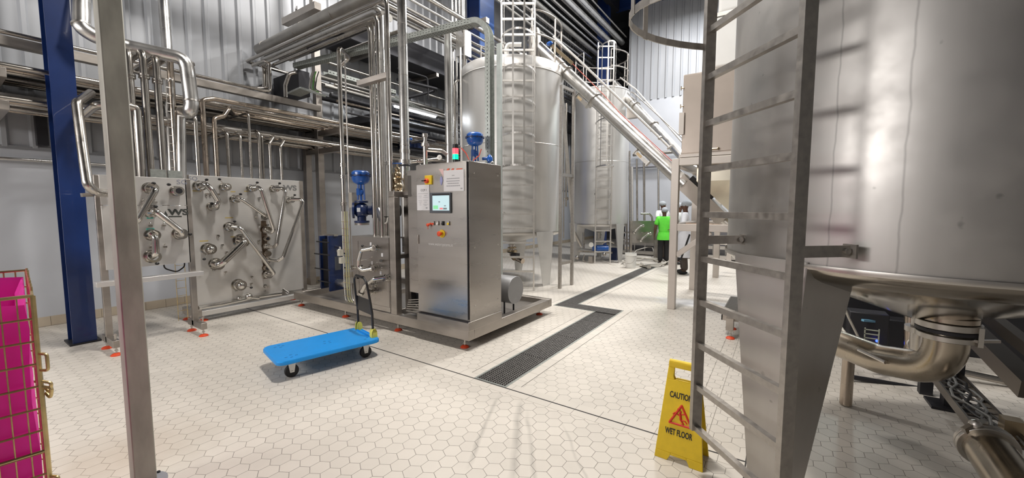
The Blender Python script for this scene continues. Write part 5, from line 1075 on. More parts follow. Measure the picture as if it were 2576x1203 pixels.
# overhead runs from the wall out over the skid, then down (seen end-on at left)
def overhead(label, yy, zz_, xc, ybot, r, mt=PIPE, xl=-8.05, br=.09, n=14, coup=(), drop=None):
    P = [(xl, yy, zz_)] if drop is None else [(xl, yy+4.2, zz_-.02), (xl, yy, zz_)]
    P += [(xc, yy, zz_), (xc, yy, ybot)]
    return pipe(label, P, r, mt, br, 'pipes looping over the skid', coup, n=n)
def xz(px, py, y): q = Y(px, py, y); return q.x, q.z
xc, zz_ = xz(974, 52, 3.42); overhead('outermost small pipe looping over and down to the skid box frame', 3.42, xz(700, 118, 3.42)[1], xc, 1.815, .028, drop=1)
xc, zz_ = xz(949, 64, 3.50); overhead('second small pipe looping down behind the clamp bar', 3.50, xz(890, 64, 3.50)[1], xc, 1.1, .026, xl=-7.75, drop=1)
xc, zz_ = xz(930, 76, 3.58); overhead('inner small pipe looping down at the left of the cluster', 3.58, xz(905, 75, 3.58)[1], xc, 1.1, .026, xl=-7.4)
xc, zz_ = xz(955, 24, 3.72); overhead('thick clad pipe coming down beside the blue actuated valve', 3.72, zz_, xc, 1.48, .056, CLAD, n=22, br=.12, coup=[((xc, 3.72, 2.25), ZA)])
pipe('clad stub joining the blue valve to the thick clad pipe', [(xc, 3.72, 1.48), (xc-.02, 3.72, 1.40), v1b-ZA*.13+RT*.25], .056, CLAD, .04, n=20)
a = Y(652, 126, 3.62); b = Y(1010, -38, 3.62)
t = thing('clad_pipe', 'big dull grey insulated pipe with a blunt end high at upper left', 'pipe', (a.x, 3.62, a.z))
m = M(); m.tube([(a.x, 3.62, a.z), (-3.4, 3.62, a.z+.06)], .095, 28); build('pipe_shell', m, DULL, t)
for px in (668, 750, 845): q_ = Y(px, 150, 3.62); m = M(); m.disc((q_.x, 3.62, a.z+.01), XA, .0965, .006, 28); build('clad_joint', m, CAGEM, t)
for i, (dy, dz, r, mt) in enumerate(((.18, -.16, .05, DULL), (.34, -.12, .055, DULL), (.5, -.26, .03, PIPE), (.05, -.22, .026, PIPE))):
    pipe(ordn[i]+' parallel pipe tucked under the big dull insulated pipe', [(-7.6, 3.62+dy, a.z+dz), (-4.9+.1*i, 3.62+dy, a.z+dz)], r, mt, 0, 'pipes under the big insulated pipe')
pipe('dark insulated pipe ending in mid air left of the rack post', [D(778, 125, 6.3), D(930, 62, 6.0)], .06, DARK, 0, n=18)
t = thing('pipe_bundle', 'pair of vertical pipes joining in a U bend at the wall rack beam', 'pipe', (-7.4, 3.4, 3.6))
for i, px in enumerate((664, 673)): m = M(); c = D(px, 160, 7.2); c2 = D(px+1, 222, 7.2); m.tube([c+FH*.3, c, c2, c2+FH*-.02-RT*.25], .030, 12, .06); build('pipe_leg', m, PIPE, t)
# vertical pipe beside the valve
xv = D(853, 150, 6.05)
pipe('upright pipe with two unions left of the blue actuated valve', [xv+FH*.4-RT*.2, xv+ZA*.18+FH*.4, xv+ZA*.18, (xv.x, xv.y, .9)], .034, PIPE, .08, None, [((xv.x, xv.y, 2.28), ZA), ((xv.x, xv.y, 2.1), ZA), ((xv.x, xv.y, 1.68), ZA)])
xv = D(867, 135, 5.95); pipe('very thin upright tube between the pipe with unions and the cluster', [xv, (xv.x, xv.y, .6)], .011, STEEL, 0)
for i, (px, r) in enumerate(((941, .018), (963, .030), (969, .014))):
    xv = D(px, 150, 5.75+.1*i); pipe(['slim pipe between the clad pipe and the inner small pipe', 'medium upright pipe behind the clamp bar', 'thin tube at the right of the pipe cluster'][i], [xv+ZA*.6, (xv.x, xv.y, 1.0)], r, PIPE, 0)
m = M(); a, b = D(903, 212, 5.35), D(978, 190, 5.15); m.bar(a, b, .09, .07); tag(build('clamp_bar', m, BEAM, bevel=.003), 'square steel bar clamping the cluster of upright pipes together', 'clamp')
# two tall clad verticals
t = thing('clad_pipe', 'tall clad pipe with clamp rings rising left of the cabinet', 'pipe', (0, 0, 0)); c = D(1019, 400, 5.35); t.location = (c.x, c.y, .24)
m = M(); m.tube([(c.x, c.y, 1.0), (c.x, c.y, 4.6)], .062, 28); build('pipe_shell', m, CLAD, t)
for z, r_, h in ((2.22, .082, .05), (2.17, .075, .02), (2.36, .068, .05), (2.44, .066, .012), (3.35, .064, .012), (4.0, .064, .012)): m = M(); m.disc((c.x, c.y, z), ZA, r_, h, 28); build('clamp_ring', m, STEEL if z != 2.17 else DARK, t)
c = D(1130, 380, 6.0); pipe('tall clad pipe rising directly behind the control cabinet', [(c.x, c.y, 1.2), (c.x, c.y, 4.25)], .056, CLAD, 0, n=24)
m = M(); c2 = D(1015, 400, 5.1); m.bar(D(985, 411, 5.2), D(1010, 411, 5.1), .02, .012); tag(build('valve_lever', m, VBLUE), 'blue lever handle left of the tall clad pipe', 'valve handle')
t = thing('bronze_valve', 'bronze and steel valve assembly below the blue lever left of the cabinet', 'valve', D(1000, 450, 5.2))
m = M(); q_ = D(1000, 450, 5.2)
for k, (dx, dz, r_) in enumerate(((0, .12, .04), (.0, .05, .055), (-.01, -.03, .06), (0, -.10, .07), (.02, -.18, .05))): m.ball(q_+RT*dx+ZA*dz, r_, 12)
m.disc(q_+ZA*0.0, ZA, .075, .02); m.disc(q_-ZA*.14, RT, .08, .03); m.tube([q_+ZA*.16, q_+ZA*.21], .012, 8); build('valve_body', m, BRASS, t)
m = M(); m.disc(D(1003, 530, 5.2), RT, .07, .04, 20); tag(build('pipe_flange', m, DARK), 'dark round flange between the skid box frame and pipes', 'flange')
# fittings above the cabinet
t = thing('relief_valve', 'steel upright fitting with a side pipe and gauge above the cabinet top', 'valve', D(1070, 400, 5.0))
m = M(); c = D(1070, 405, 4.95); m.tube([c-ZA*.05, c+ZA*.24], .028, 16); m.disc(c+ZA*.19, ZA, .05, .02, 20); m.disc(c+ZA*.21, ZA, .045, .015, 20); m.tube([c+ZA*.22, c+ZA*.30], .022, 12); m.lathe([(.034, .29), (.038, .31), (.034, .335)], c, n=16)
m.tube([c+ZA*.14, c+ZA*.13+RT*.2+FH*.05, c+ZA*.08+RT*.26+FH*.06], .026, 12, .05); build('fitting_body', m, STEEL, t)
m = M(); g_c = D(1106, 396, 4.95); m.disc(g_c, -FH-RT*.15, .03, .02, 20); gg = build('gauge_case', m, STEEL, t); m = M(); m.disc(g_c-FH*.012, -FH-RT*.15, .024, .004, 20); dl = build('dial', m, WHITE, gg)
m = M(); m.bar(g_c-FH*.016-RT*.008-ZA*.008, g_c-FH*.016+RT*.012+ZA*.01, .002, .002); build('needle', m, INK, dl)
pipe('short horizontal pipe just above the cabinet top left', [D(1035, 408, 5.0), D(1112, 399, 5.1)], .018, PIPE, 0, None, [(D(1057, 405, 5.02), RT)])
pipe('dark hose above the cabinet near the gauge', [D(1034, 360, 5.8), D(1075, 352, 5.8), D(1095, 357, 5.8)], .016, DARK, .05)
m = M(); m.ball(D(1034, 350, 5.3), .02, 10); tag(build('valve_ball', m, VBLUE), 'tiny blue knob right of the tall clad pipe', 'knob')
# perforated cable tray
t = thing('perforated_cable_tray', 'perforated green-grey cable tray crossing over and turning down behind the cabinet', 'cable tray', (-3.3, 4.4, 0))
TA = Z(745, 172, 4.05); TB = Z(1193, 62, 4.05)
GHOLE = mat('tray_hole', (.02, .022, .02), .8)
dv = (TB-TA).normalized(); sv = V((dv.y, -dv.x, 0)); Ltr = (TB-TA).length
m = M(); m.bar(TA, TB, .12, .006); m.bar(TA+sv*.06+ZA*.035, TB+sv*.06+ZA*.035, .004, .075); m.bar(TA-sv*.06+ZA*.035, TB-sv*.06+ZA*.035, .004, .075); build('tray_run', m, GALV, t)
TD = TB+dv*.20; TD.z = 3.78
m = M()
arc = [TB+dv*(.20*math.sin(a))+ZA*(-.20*(1-math.cos(a))*1.2) for a in [PI/2*i/10 for i in range(11)]]
for i in range(10):
    m.bar(arc[i], arc[i+1], .12, .006, up=dv if i > 5 else ZA)
    for s in (-.06, .06):
        o_ = sv*s; mid = TB-ZA*.0; u1 = (arc[i]-(TB-ZA*.24)).normalized()*.07; u2 = (arc[i+1]-(TB-ZA*.24)).normalized()*.07
        m.prism([arc[i]+o_, arc[i+1]+o_, arc[i+1]+o_+u2, arc[i]+o_+u1], sv*.003)
build('tray_elbow', m, GALV, t)
e_ = arc[-1]; m = M(); m.box((e_.x-.003, e_.y-.06, .25), (e_.x+.003, e_.y+.06, e_.z)); bt_ = V((e_.x, e_.y, .25))
m = M(); m.bar(bt_, e_, .12, .006, up=dv); 
for s in (-.06, .06): m.bar(bt_+sv*s+dv*.035, e_+sv*s+dv*.035, .004, .075, up=dv)
build('tray_drop', m, GALV, t)
m = M()
for i in range(int(Ltr/.05)):
    c = TA+dv*(.03+i*.05)+sv*.0625
    for k in (.018, .052): m.bar(c+ZA*(k+(.008 if i % 2 else 0))-dv*.010, c+ZA*(k+(.008 if i % 2 else 0))+dv*.010, .001, .007)
    for k in (-.035, 0, .035): cc = TA+dv*(.03+i*.05)+sv*k-ZA*.0035; m.bar(cc-dv*.011, cc+dv*.011, .008, .001)
for i in range(int((e_.z-.3)/.05)):
    z = .3+i*.05
    for k in (-.035, 0, .035): c = V((bt_.x, bt_.y, z))+sv*k-dv*.0035; m.bar(c-ZA*.011, c+ZA*.011, .008, .001, up=dv)
    c = V((bt_.x, bt_.y, z))+dv*.035+sv*.063; m.bar(c-ZA*.01, c+ZA*.01, .001, .008, up=dv)
tag(build('perforation_pattern', m, GHOLE, t), kind='stuff')
m = M(); 
for k in (-.03, .01, .04): m.tube([TA+sv*k+ZA*.02, TB+sv*k+ZA*.02, ], .009, 6)
build('cables', m, BLK, t)
c = D(1256, 110, 5.55); m = M(); m.box((c.x-.035, c.y-.02, .23), (c.x+.035, c.y+.02, c.z)); tag(build('channel_post', m, mat('pale_galvanised', (.50, .54, .52), .5, .6, .15)), 'slotted galvanised upright supporting the cable tray behind the cabinet', 'post')
for i, (x, z_, r, mt) in enumerate(((-7.25, 3.98, .03, PIPE), (-7.4, 3.80, .045, DARK), (-7.6, 4.02, .04, DULL), (-7.85, 3.84, .05, DARK), (-7.2, 3.66, .025, RUSTP), (-8.0, 4.3, .05, DULL), (-7.5, 4.45, .03, PIPE))):
    pipe(ordn[i]+' pipe of the shadowy cluster on the wall behind the tall upright pipes', [(x, 4.62, z_), (x, 9.6+.3*i, z_)], r, mt, 0, 'shadowy pipes on the wall behind the tall uprights')
m = M(); m.box((-8.12, 5.0, 4.95), (-7.25, 19.5, 5.45)); tag(build('shade_duct', m, DARK, bevel=.02), 'long dark duct added as shade high on the left wall beyond the pipes', 'duct')  # added duct, blocks light and stands in for the shaded upper wall
for k, y in enumerate((5.6, 7.4, 9.2)): m = M(); m.box((-8.15, y-.04, 4.86), (-7.22, y+.04, 4.945)); tag(build('shade_duct_bracket', m, BEAM), ordn[k]+' bracket under the added shade duct on the left wall', 'bracket')
# second tray, lamp and clutter in the dark part of the rack
for i, (a, b, r_) in enumerate((((820, 187, 7.0), (990, 228, 8.2), 0), ((985, 248, 8.0), (1085, 268, 9.6), 0))):
    A_, B2 = D(*a), D(*b); B2.z = A_.z if i else A_.z; m = M(); dvv = (B2-A_).normalized(); m.bar(A_, B2, .15, .006)
    for s in (-.075, .075): m.bar(A_+V((dvv.y, -dvv.x, 0))*s+ZA*.03, B2+V((dvv.y, -dvv.x, 0))*s+ZA*.03, .004, .07)
    o = build('cable_tray', m, GALV); tag(o, ['grey perforated tray running level behind the tall pipe cluster', 'short grey tray just above the fluorescent lamp'][i], 'cable tray')
    m = M()
    for k in range(22): c = A_.lerp(B2, (k+.5)/22)+V((dvv.y, -dvv.x, 0))*.078+ZA*.03; m.bar(c-dvv*.012, c+dvv*.012, .001, .012)
    build('perforation_pattern', m, GHOLE, o)
la, lb = X(990, 262, -6.75), X(1097, 283, -6.75); lz = la.z
t = thing('fluorescent_lamp', 'lit fluorescent tube lamp hanging by the wall rack', 'lamp', (la.x, (la.y+lb.y)/2, lz))
m = M(); m.bar((la.x, la.y, lz), (la.x, lb.y, lz), .10, .05); build('housing', m, mat('lamp_housing', (.6, .62, .65), .4), t)
m = M(); m.tube([(la.x, la.y+.03, lz-.035), (la.x, lb.y-.03, lz-.035)], .026, 12); build('diffuser', m, LAMPM, t)
# loop rails near the lamp
pipe('dark hand-rail loop above the lamp', [X(1000, 200, -6.6), X(1098, 224, -6.6), X(1096, 228, -7.2), X(1010, 250, -7.3)], .035, DARK, .1)
pipe('thinner dark rail loop above the lamp', [X(1000, 172, -6.6), X(1075, 195, -6.6), X(1078, 250, -6.6)], .02, DARK, .08)
m = M(); m.box((-7.9, 5.2, 3.35), (-7.0, 6.9, 3.50)); tag(build('dark_cabinet_shelf', m, DARK), 'dark flat shelf in the rack beside the lamp', 'shelf')
t = thing('dark_tank', 'glossy dark blue drum on the rack under the lamp', 'drum', (-7.5, 6.6, 2.9)); m = M(); m.lathe([(.35, 0), (.35, .55)], (-7.4, 6.7, 3.0), n=36); build('drum', m, mat('gloss_navy', (.02, .035, .10), .08, .6), t)
m = M(); m.box((-8.1, 3.9, 3.62), (-7.2, 4.1, 4.05)); tag(build('ducting_box', m, DARK), 'dark boxy trunking beside the top of the rack post', 'trunking')
pipe('steel pipe bending down left of the cable tray start', [D(745, 182, 6.9), D(728, 186, 6.9), D(718, 215, 6.9), D(719, 245, 6.9)], .034, PIPE, .08)
for i, (px, dx) in enumerate(((783, .01), (790, 0), (797, .0))):
    pipe(['thick pale cable hanging beside the rack post', 'bright green cable hanging beside the rack post', 'thin dark cable hanging beside the rack post'][i], [D(px+5, 180, 6.9), D(px, 195, 6.9), D(px-4, 225, 6.9), D(px+12, 232, 6.9)], (.022, .009, .008)[i], (STEEL, GREENC, DARK)[i], .06)
m = M(); m.bar(D(740, 238, 6.8), D(770, 225, 6.6), .22, .03); m.bar(D(770, 225, 6.6), D(806, 238, 6.5), .22, .03); tag(build('tray_bend', m, GALV), 'bent galvanised tray piece left of the rack post', 'cable tray')
# pipes running the length of the hall under the roof
gp = 'long overhead pipes under the roof'
ov = [(905, -6.62, .05), (948, -6.5, .075), (985, -6.4, .03), (1035, -6.3, .03), (1083, -6.2, .055), (1250, -6.05, .04), (1275, -6.0, .03), (1302, -5.9, .05), (1340, -5.75, .075), (1368, -5.6, .03), (1392, -5.5, .05), (1425, -5.3, .10), (1462, -5.15, .10), (1490, -5.0, .03)]
for i, (px, x, r) in enumerate(ov):
    a = X(px, 0, x); P = [(x, -3 if px < 1100 else a.y-3.5, a.z), (x, 14.95 if x > -5.4 else 19.9, a.z)]
    pipe((ordn+['thirteenth', 'fourteenth'])[i]+' long pipe from the left among those running under the roof', P, r, (CLAD, DULL, PIPE)[(i*2+ (i == 11)*1) % 3] if i not in (11,) else CLAD, 0, gp, n=18)
for i, (px, py, x) in enumerate(((1185, 65, -6.3), (760, 35, -7.2))):
    q_ = X(px, py, x); m = M(); m.box((x-.6, q_.y-.06, q_.z-.06), (x+.5, q_.y+.06, q_.z+.06)); tag(build('cross_beam', m, BEAM, bevel=.004), ['steel cross beam holding upright pipes left of the second blue column', 'steel bracket beam high at upper left under the roof pipes'][i], 'beam')
gp = 'slim upright pipes left of the second blue column'
for i, (px, r) in enumerate(((1140, .03), (1149, .03), (1158, .03), (1167, .045))):
    c = D(px, 200, 9.6); pipe(ordn[i]+' slim upright pipe from the left beside the second blue column', [(c.x, c.y, 2.0 if i < 3 else 3.6), (c.x, c.y, 7.6)], r, CLAD, 0, gp)
pipe('slim pipe with a rounded top just left of the caged-ladder tank', [D(1145, 420, 8.2), D(1143, 215, 8.2), D(1148, 203, 8.2), D(1160, 202, 8.4)], .022, PIPE, .08)
pipe('dark vertical pipe between the clad pipe and the caged-ladder tank', [D(1146, 230, 8.4), D(1146, 420, 8.4)], .02, DARK, 0)
pipe('straight upright tube at the left edge of the caged-ladder tank', [D(1158, 120, 8.0), D(1162, 440, 8.0)], .02, MT['light_ladder_steel'], 0)
m = M(); m.box(D(1166, 115, 8.9)-V((.12, .12, .25)), D(1166, 115, 8.9)+V((.12, .12, .28))); tag(build('upright_motor', m, CLAD), 'small grey boxed motor high beside the caged-ladder tank', 'motor')
p = thing('steel_column', 'second blue painted steel column behind the caged-ladder tank', 'column', (-6.9, 8.4, 0))
qa, qb, qc = X(1185, 80, -6.95), X(1208, 80, -6.75), X(1243, 80, -6.75)
m = M(); m.box((-6.78, qb.y, 0), (-6.75, qc.y, 9.3)); build('flange', m, BLUE_LIT, p); m = M(); m.box((-7.2, qb.y, 0), (-7.17, qc.y, 9.3)); build('flange', m, BLUE, p); m = M(); m.box((-7.17, qb.y+.04, 0), (-6.78, qb.y+.07, 9.3)); build('web', m, BLUE, p)
p = thing('steel_column', 'far dark blue column glimpsed behind the more distant conveyor', 'column', (-5.6, 14, 0)); m = M(); m.box((-5.75, 14, 0), (-5.35, 14.25, 9)); build('column_body', m, BLUE, p)
# ================================================================== FAR END
t = thing('pipe_manifold', 'small distant steel valve panel on posts near the white bucket', 'valve panel', D(1617, 660, 12))
pl = [D(1588, 556, 12.0), D(1650, 556, 12.0)]; zt_, zb_ = pl[0].z, D(1588, 612, 12.0).z
m = M(); a, b = V((pl[0].x, pl[0].y, 0)), V((pl[1].x, pl[1].y, 0)); m.prism([a+ZA*zb_, b+ZA*zb_, b+ZA*zt_, a+ZA*zt_], FH*.02); build('plate', m, CABST, t)
for q_ in (a, b): m = M(); m.bar(q_, q_+ZA*zt_, .07, .06, up=FH); build('upright', m, BEAM, t)
for (p0, p1) in (((1618, 568), (1595, 585)), ((1636, 588), (1612, 605))): 
    m = M(); m.tube([D(*p0, 11.95), D(p0[0]-4, p0[1], 11.8), D(p1[0]+2, p1[1]-3, 11.8), D(*p1, 11.95)], .028, 12, .06); m.ball(D(*p0, 11.9), .05, 10); m.ball(D(*p1, 11.9), .05, 10); build('swing_bend', m, POLISH, t)
m = M(); m.tube([D(1652, 655, 12.2), D(1652, 540, 12.2)], .03, 8); build('post', m, BEAM, t)
for i, (px, y0_, y1_, r, mt) in enumerate(((1620, 400, 555, .035, PIPE), (1602, 400, 560, .03, PIPE), (1656, 400, 560, .03, STEEL), (1590, 420, 600, .035, MT['light_ladder_steel']), (1576, 380, 662, .03, CAGEM), (1584, 380, 658, .03, CAGEM))):
    pipe(['far upright pipe in the middle of the grey back wall', 'far upright pipe left of the middle one', 'far thin upright beside the hopper frame leg', 'far pale upright pipe right of the narrow tank', 'thin steel stanchion right of the narrow tank', 'second thin steel stanchion right of the narrow tank'][i], [D(px, y0_, 12.3), D(px+1, y1_, 12.3)], r, mt, 0)
pipe('far horizontal pipe crossing the grey back wall', [(-4.6, 14.8, 3.55), (0, 14.8, 3.55)], .06, PIPE, 0)
pipe('second far horizontal pipe on the grey back wall, darker and lower', [(-4.6, 14.85, 3.1), (0, 14.85, 3.1)], .05, MT['grey_flange'], 0)
pipe('far bent pipe above the distant valve panel', [D(1612, 538, 12.1), D(1634, 538, 12.1), D(1640, 545, 12.1), D(1641, 556, 12.1)], .03, PIPE, .08)
t = thing('far_machine', 'low dark machinery row along the far wall behind the workers', 'machine', (-2.5, 13.5, 0))
m = M()
for (x0_, x1_, z1_) in ((-4.4, -3.4, .55), (-3.3, -2.4, .9), (-2.3, -1.0, 1.25), (-.9, .3, 1.0)): m.box((x0_, 13.9, .1), (x1_, 14.5, z1_))
build('housing', m, mat('far_grey', (.16, .16, .17), .4, .7), t)
m = M(); m.box((-4.6, 13.75, .32), (.4, 13.88, .42)); m.box((-4.6, 13.5, .05), (.4, 13.8, .15)); m.tube([(-4.6, 13.7, .5), (.4, 13.7, .5)], .03, 8); m.tube([(-4.6, 13.7, .75), (-2.2, 13.7, .75)], .03, 8)
for i in range(14): m.tube([(-4.5+i*.35, 13.75, 0), (-4.5+i*.35, 13.75, .6)], .02, 6)
build('pipe_rail', m, STEEL, t)
m = M()
for k in range(9): m.ball((-4.3+k*.48, 13.7, .62+.1*(k % 3)), .06, 8)
build('fittings', m, PIPE, t)
t = thing('transfer_pump', 'blue pump with pipes and a round white fan cover under the far narrow tank', 'pump', D(1500, 655, 12))
m = M(); c = D(1500, 625, 11.9); m.tube([c, c+RT*.35], .10, 18); m.tube([c-RT*.12, c], .07, 14); build('pump_motor', m, VBLUE, t)
m = M(); m.disc(D(1487, 616, 11.7), -FH, .07, .05, 20); build('fan_cover', m, WHITE, t)
m = M(); m.tube([D(1468, 625, 11.9), D(1468, 585, 11.9)], .035, 12); m.tube([D(1455, 632, 11.9), D(1540, 636, 11.9)], .03, 10); m.tube([D(1445, 585, 11.6), D(1463, 620, 11.6)], .045, 12); m.tube([D(1470, 640, 11.8), D(1466, 655, 11.8), D(1480, 662, 11.8)], .02, 8, .05); m.tube([D(1515, 612, 11.8), D(1530, 606, 11.8), D(1545, 612, 11.8)], .03, 8, .05)
m.ball(D(1452, 648, 11.9), .07, 10); m.ball(D(1520, 640, 11.8), .06, 10); build('pipework', m, PIPE, t)
m = M(); c = Z(1487, 662); m.box((c.x-.06, c.y-.06, 0), (c.x+.06, c.y+.06, .2)); build('foot_block', m, BEAM, t)
m = M(); c = D(1545, 640, 12.3); m.box(c-V((.1, .1, .25)), c+V((.12, .1, .2))); build('dark_housing', m, DBLUE, t)
pipe('pale hose on the floor curling from the far pump to the bucket', [Z(1510, 640), Z(1514, 655), Z(1540, 668), Z(1572, 668)], .018, HOSE, .2)
# bucket
c = Z(1586, 674); t = thing('bucket', 'white plastic bucket standing at the far end of the drain', 'bucket', c)
m = M(); m.lathe([(.125, 0), (.13, .005), (.148, .33), (.158, .335), (.158, .36), (.148, .365), (.150, .40), (.140, .40), (.122, .03), (0, .03)], c, n=32); build('pail', m, WHITE, t, sharp=40)
m = M(); m.tube([c+V((.155*math.cos(a)*1, .155*math.sin(a)*.3-.1, .33-.2*abs(math.sin(a)))) for a in [PI+PI*i/12 for i in range(13)]], .004, 6); build('wire_handle', m, STEEL, t)
t = thing('coiled_hose', 'coil of pale hose with a steel nozzle on the floor right of the bucket', 'hose', Z(1622, 668))
m = M(); cc = Z(1620, 664)
P = []
for i in range(70): a = i*.32; r_ = .52+.08*math.sin(i*.7); P.append((cc.x+r_*math.cos(a)*(1+.05*math.sin(i)), cc.y+r_*1.5*math.sin(a), .02+.02*(i % 7)/2+.02))
m.tube(P, .016, 8); m.tube([Z(1585, 655)+ZA*.03, Z(1600, 645)+ZA*.2, Z(1640, 640)+ZA*.3, Z(1650, 660)+ZA*.02], .015, 8, .3); build('coil', m, HOSE, t)
m = M(); a, b = Z(1613, 671)+ZA*.05, Z(1632, 677)+ZA*.05; m.tube([a, b], .04, 14); m.disc(b, (b-a).normalized(), .06, .03, 16); m.disc(a, (b-a).normalized(), .055, .03, 16); build('nozzle', m, STEEL, t)
# ================================================================== PEOPLE
def skinned(name, pts, edges, root, matl, parent, sub=1, tf=None):
    me = bpy.data.meshes.new(name); ks = list(pts); ix = {k: i for i, k in enumerate(ks)}
    me.from_pydata([tuple(tf @ V(pts[k][:3])) for k in ks], [(ix[a], ix[b]) for a, b in edges], []); me.materials.append(matl)
    o = bpy.data.objects.new(name, me); COL.objects.link(o); o.parent = parent
    if parent.parent is None: o.matrix_parent_inverse = Matrix.Translation(-parent.location)
    s = o.modifiers.new('skin', 'SKIN'); s.use_smooth_shade = True
    for k in ks:
        d = me.skin_vertices[0].data[ix[k]]; r = pts[k][3]; d.radius = (r, pts[k][4] if len(pts[k]) > 4 else r); d.use_root = (k == root)
    ss = o.modifiers.new('sub', 'SUBSURF'); ss.levels = ss.render_levels = sub
    return o
def person(label, pos, face, h, top, legs_m, headcov, coat=False, pose=0, arms=None):
    """local frame: x right, y forward (faces), z up; unit = 1.75 m figure"""
    k = h/1.75; fx = V((math.cos(face), math.sin(face), 0)); rx_ = V((fx.y, -fx.x, 0))
    TF_ = Matrix(((rx_.x*k, fx.x*k, 0, pos[0]), (rx_.y*k, fx.y*k, 0, pos[1]), (0, 0, k, 0), (0, 0, 0, 1)))
    t = thing('person', label, 'person', (pos[0], pos[1], 0))
    B = {'pel': (0, 0, .95, .10, .085), 'sp': (0, .01, 1.12, .10, .085), 'ch': (0, .0, 1.30, .125, .095), 'nk0': (0, -.01, 1.46, .07, .07), 'nk': (0, .005, 1.51, .052, .052), 'h0': (0, .02, 1.57, .062, .07), 'h1': (0, .015, 1.645, .078, .095), 'h2': (0, .0, 1.71, .062, .078)}
    E_ = [('pel', 'sp'), ('sp', 'ch'), ('ch', 'nk0'), ('nk0', 'nk'), ('nk', 'h0'), ('h0', 'h1'), ('h1', 'h2')]
    arms = arms or {1: ((.25, .02, 1.18), (.24, .16, .98)), -1: ((-.25, .02, 1.18), (-.24, .16, .98))}
    for s, c in ((1, 'R'), (-1, 'L')):
        el, wr = arms[s]; el = V(el); wr = V(wr); hd = wr+(wr-el).normalized()*.08
        B.update({c+'sh': (.175*s, -.01, 1.425, .055), c+'el': (*el, .043), c+'wr': (*wr, .028), c+'pa': (*hd, .036, .02)})
        E_ += [('ch', c+'sh'), (c+'sh', c+'el'), (c+'el', c+'wr'), (c+'wr', c+'pa')]
        dv_ = (wr-el).normalized(); sd_ = V((0, 1, 0)) if abs(dv_.y) < .7 else V((1, 0, 0)); sd_ = (sd_-dv_*sd_.dot(dv_)).normalized()
        for f_, (off, ln) in enumerate(((-.027, .065), (-.009, .078), (.009, .074), (.027, .058))):
            b0 = hd+dv_*.02+sd_*off; B[c+'f%d' % f_] = (*b0, .009); B[c+'g%d' % f_] = (*(b0+dv_*ln*.6+V((-.006*s, 0, 0))), .008); B[c+'i%d' % f_] = (*(b0+dv_*ln+V((-.02*s, 0, 0))), .007)
            E_ += [(c+'pa', c+'f%d' % f_), (c+'f%d' % f_, c+'g%d' % f_), (c+'g%d' % f_, c+'i%d' % f_)]
        B[c+'t0'] = (*(hd-dv_*.02+sd_*.035), .010); B[c+'t1'] = (*(hd+dv_*.02+sd_*.055), .009); E_ += [(c+'pa', c+'t0'), (c+'t0', c+'t1')]
        sp_ = pose*s
        B.update({c+'hp': (.08*s, 0, .88, .075), c+'kn': (.10*s, .02+sp_*.05, .50, .06), c+'an': (.10*s, -.01+sp_*.08, .09, .038), c+'to': (.11*s, .12+sp_*.08, .035, .035)})
        E_ += [('pel', c+'hp'), (c+'hp', c+'kn'), (c+'kn', c+'an'), (c+'an', c+'to')]
    body = skinned('body', B, E_, 'pel', SKIN, t, 1, TF_)
    # face: nose, ears, eyes, mouth
    for nm_, c, r, sz, mt in (('nose', (0, .105, 1.615), .016, (.8, 1.2, 1.3), SKIN), ('ear', (.082, .0, 1.625), .022, (.4, .8, 1.3), SKIN), ('ear', (-.082, .0, 1.625), .022, (.4, .8, 1.3), SKIN), ('eye', (.03, .095, 1.645), .010, (1, .6, .7), mat('eye_white', (.6, .58, .55), .3)), ('eye', (-.03, .095, 1.645), .010, (1, .6, .7), MT['eye_white']), ('mouth', (0, .098, 1.575), .018, (1.2, .4, .35), mat('lips', (.22, .07, .06), .5))):
        m = M(); m.ball(c, r, 10, sz=sz); build(nm_, m.xf(TF_), mt, t)
    T_ = {'w': (0, 0, .90, .172, .145), 'm': (0, .01, 1.08, .155, .125), 'c': (0, 0, 1.31, .185, .135), 'n': (0, -.005, 1.475, .085, .08)}
    Et = [('w', 'm'), ('m', 'c'), ('c', 'n')]
    for s, c in ((1, 'R'), (-1, 'L')):
        el, wr = V(arms[s][0]), V(arms[s][1]); T_[c+'s'] = (.185*s, -.01, 1.42, .078); Et.append(('c', c+'s'))
        if coat: T_[c+'e'] = (*el, .066); T_[c+'w'] = (*wr, .050); Et += [(c+'s', c+'e'), (c+'e', c+'w')]
        else: hh_ = V((.185*s, -.01, 1.42)).lerp(el, .8); T_[c+'e'] = (*hh_, .07); Et.append((c+'s', c+'e'))
    skinned('coat' if coat else 'shirt', T_, Et, 'c', top, t, 2, TF_)
    if coat:
        m = M(); m.lathe([(.15, 1.10), (.185, .95), (.215, .80), (.235, .60), (.26, .42), (.255, .415), (.17, .80)], (0, 0, 0), n=28); m.v = [V((q_.x, q_.y*.78, q_.z)) for q_ in m.v]; build('coat_skirt', m.xf(TF_), top, t, sharp=60)
    else:
        m = M(); m.lathe([(.168, 1.0), (.186, .92), (.205, .84), (.207, .76), (.195, .765), (.15, .9)], (0, 0, 0), n=28); m.v = [V((q_.x, q_.y*.82, q_.z)) for q_ in m.v]; build('shirt_hem', m.xf(TF_), top, t, sharp=60)
    L2 = {'w': (0, 0, .86, .11, .09)}; El = []
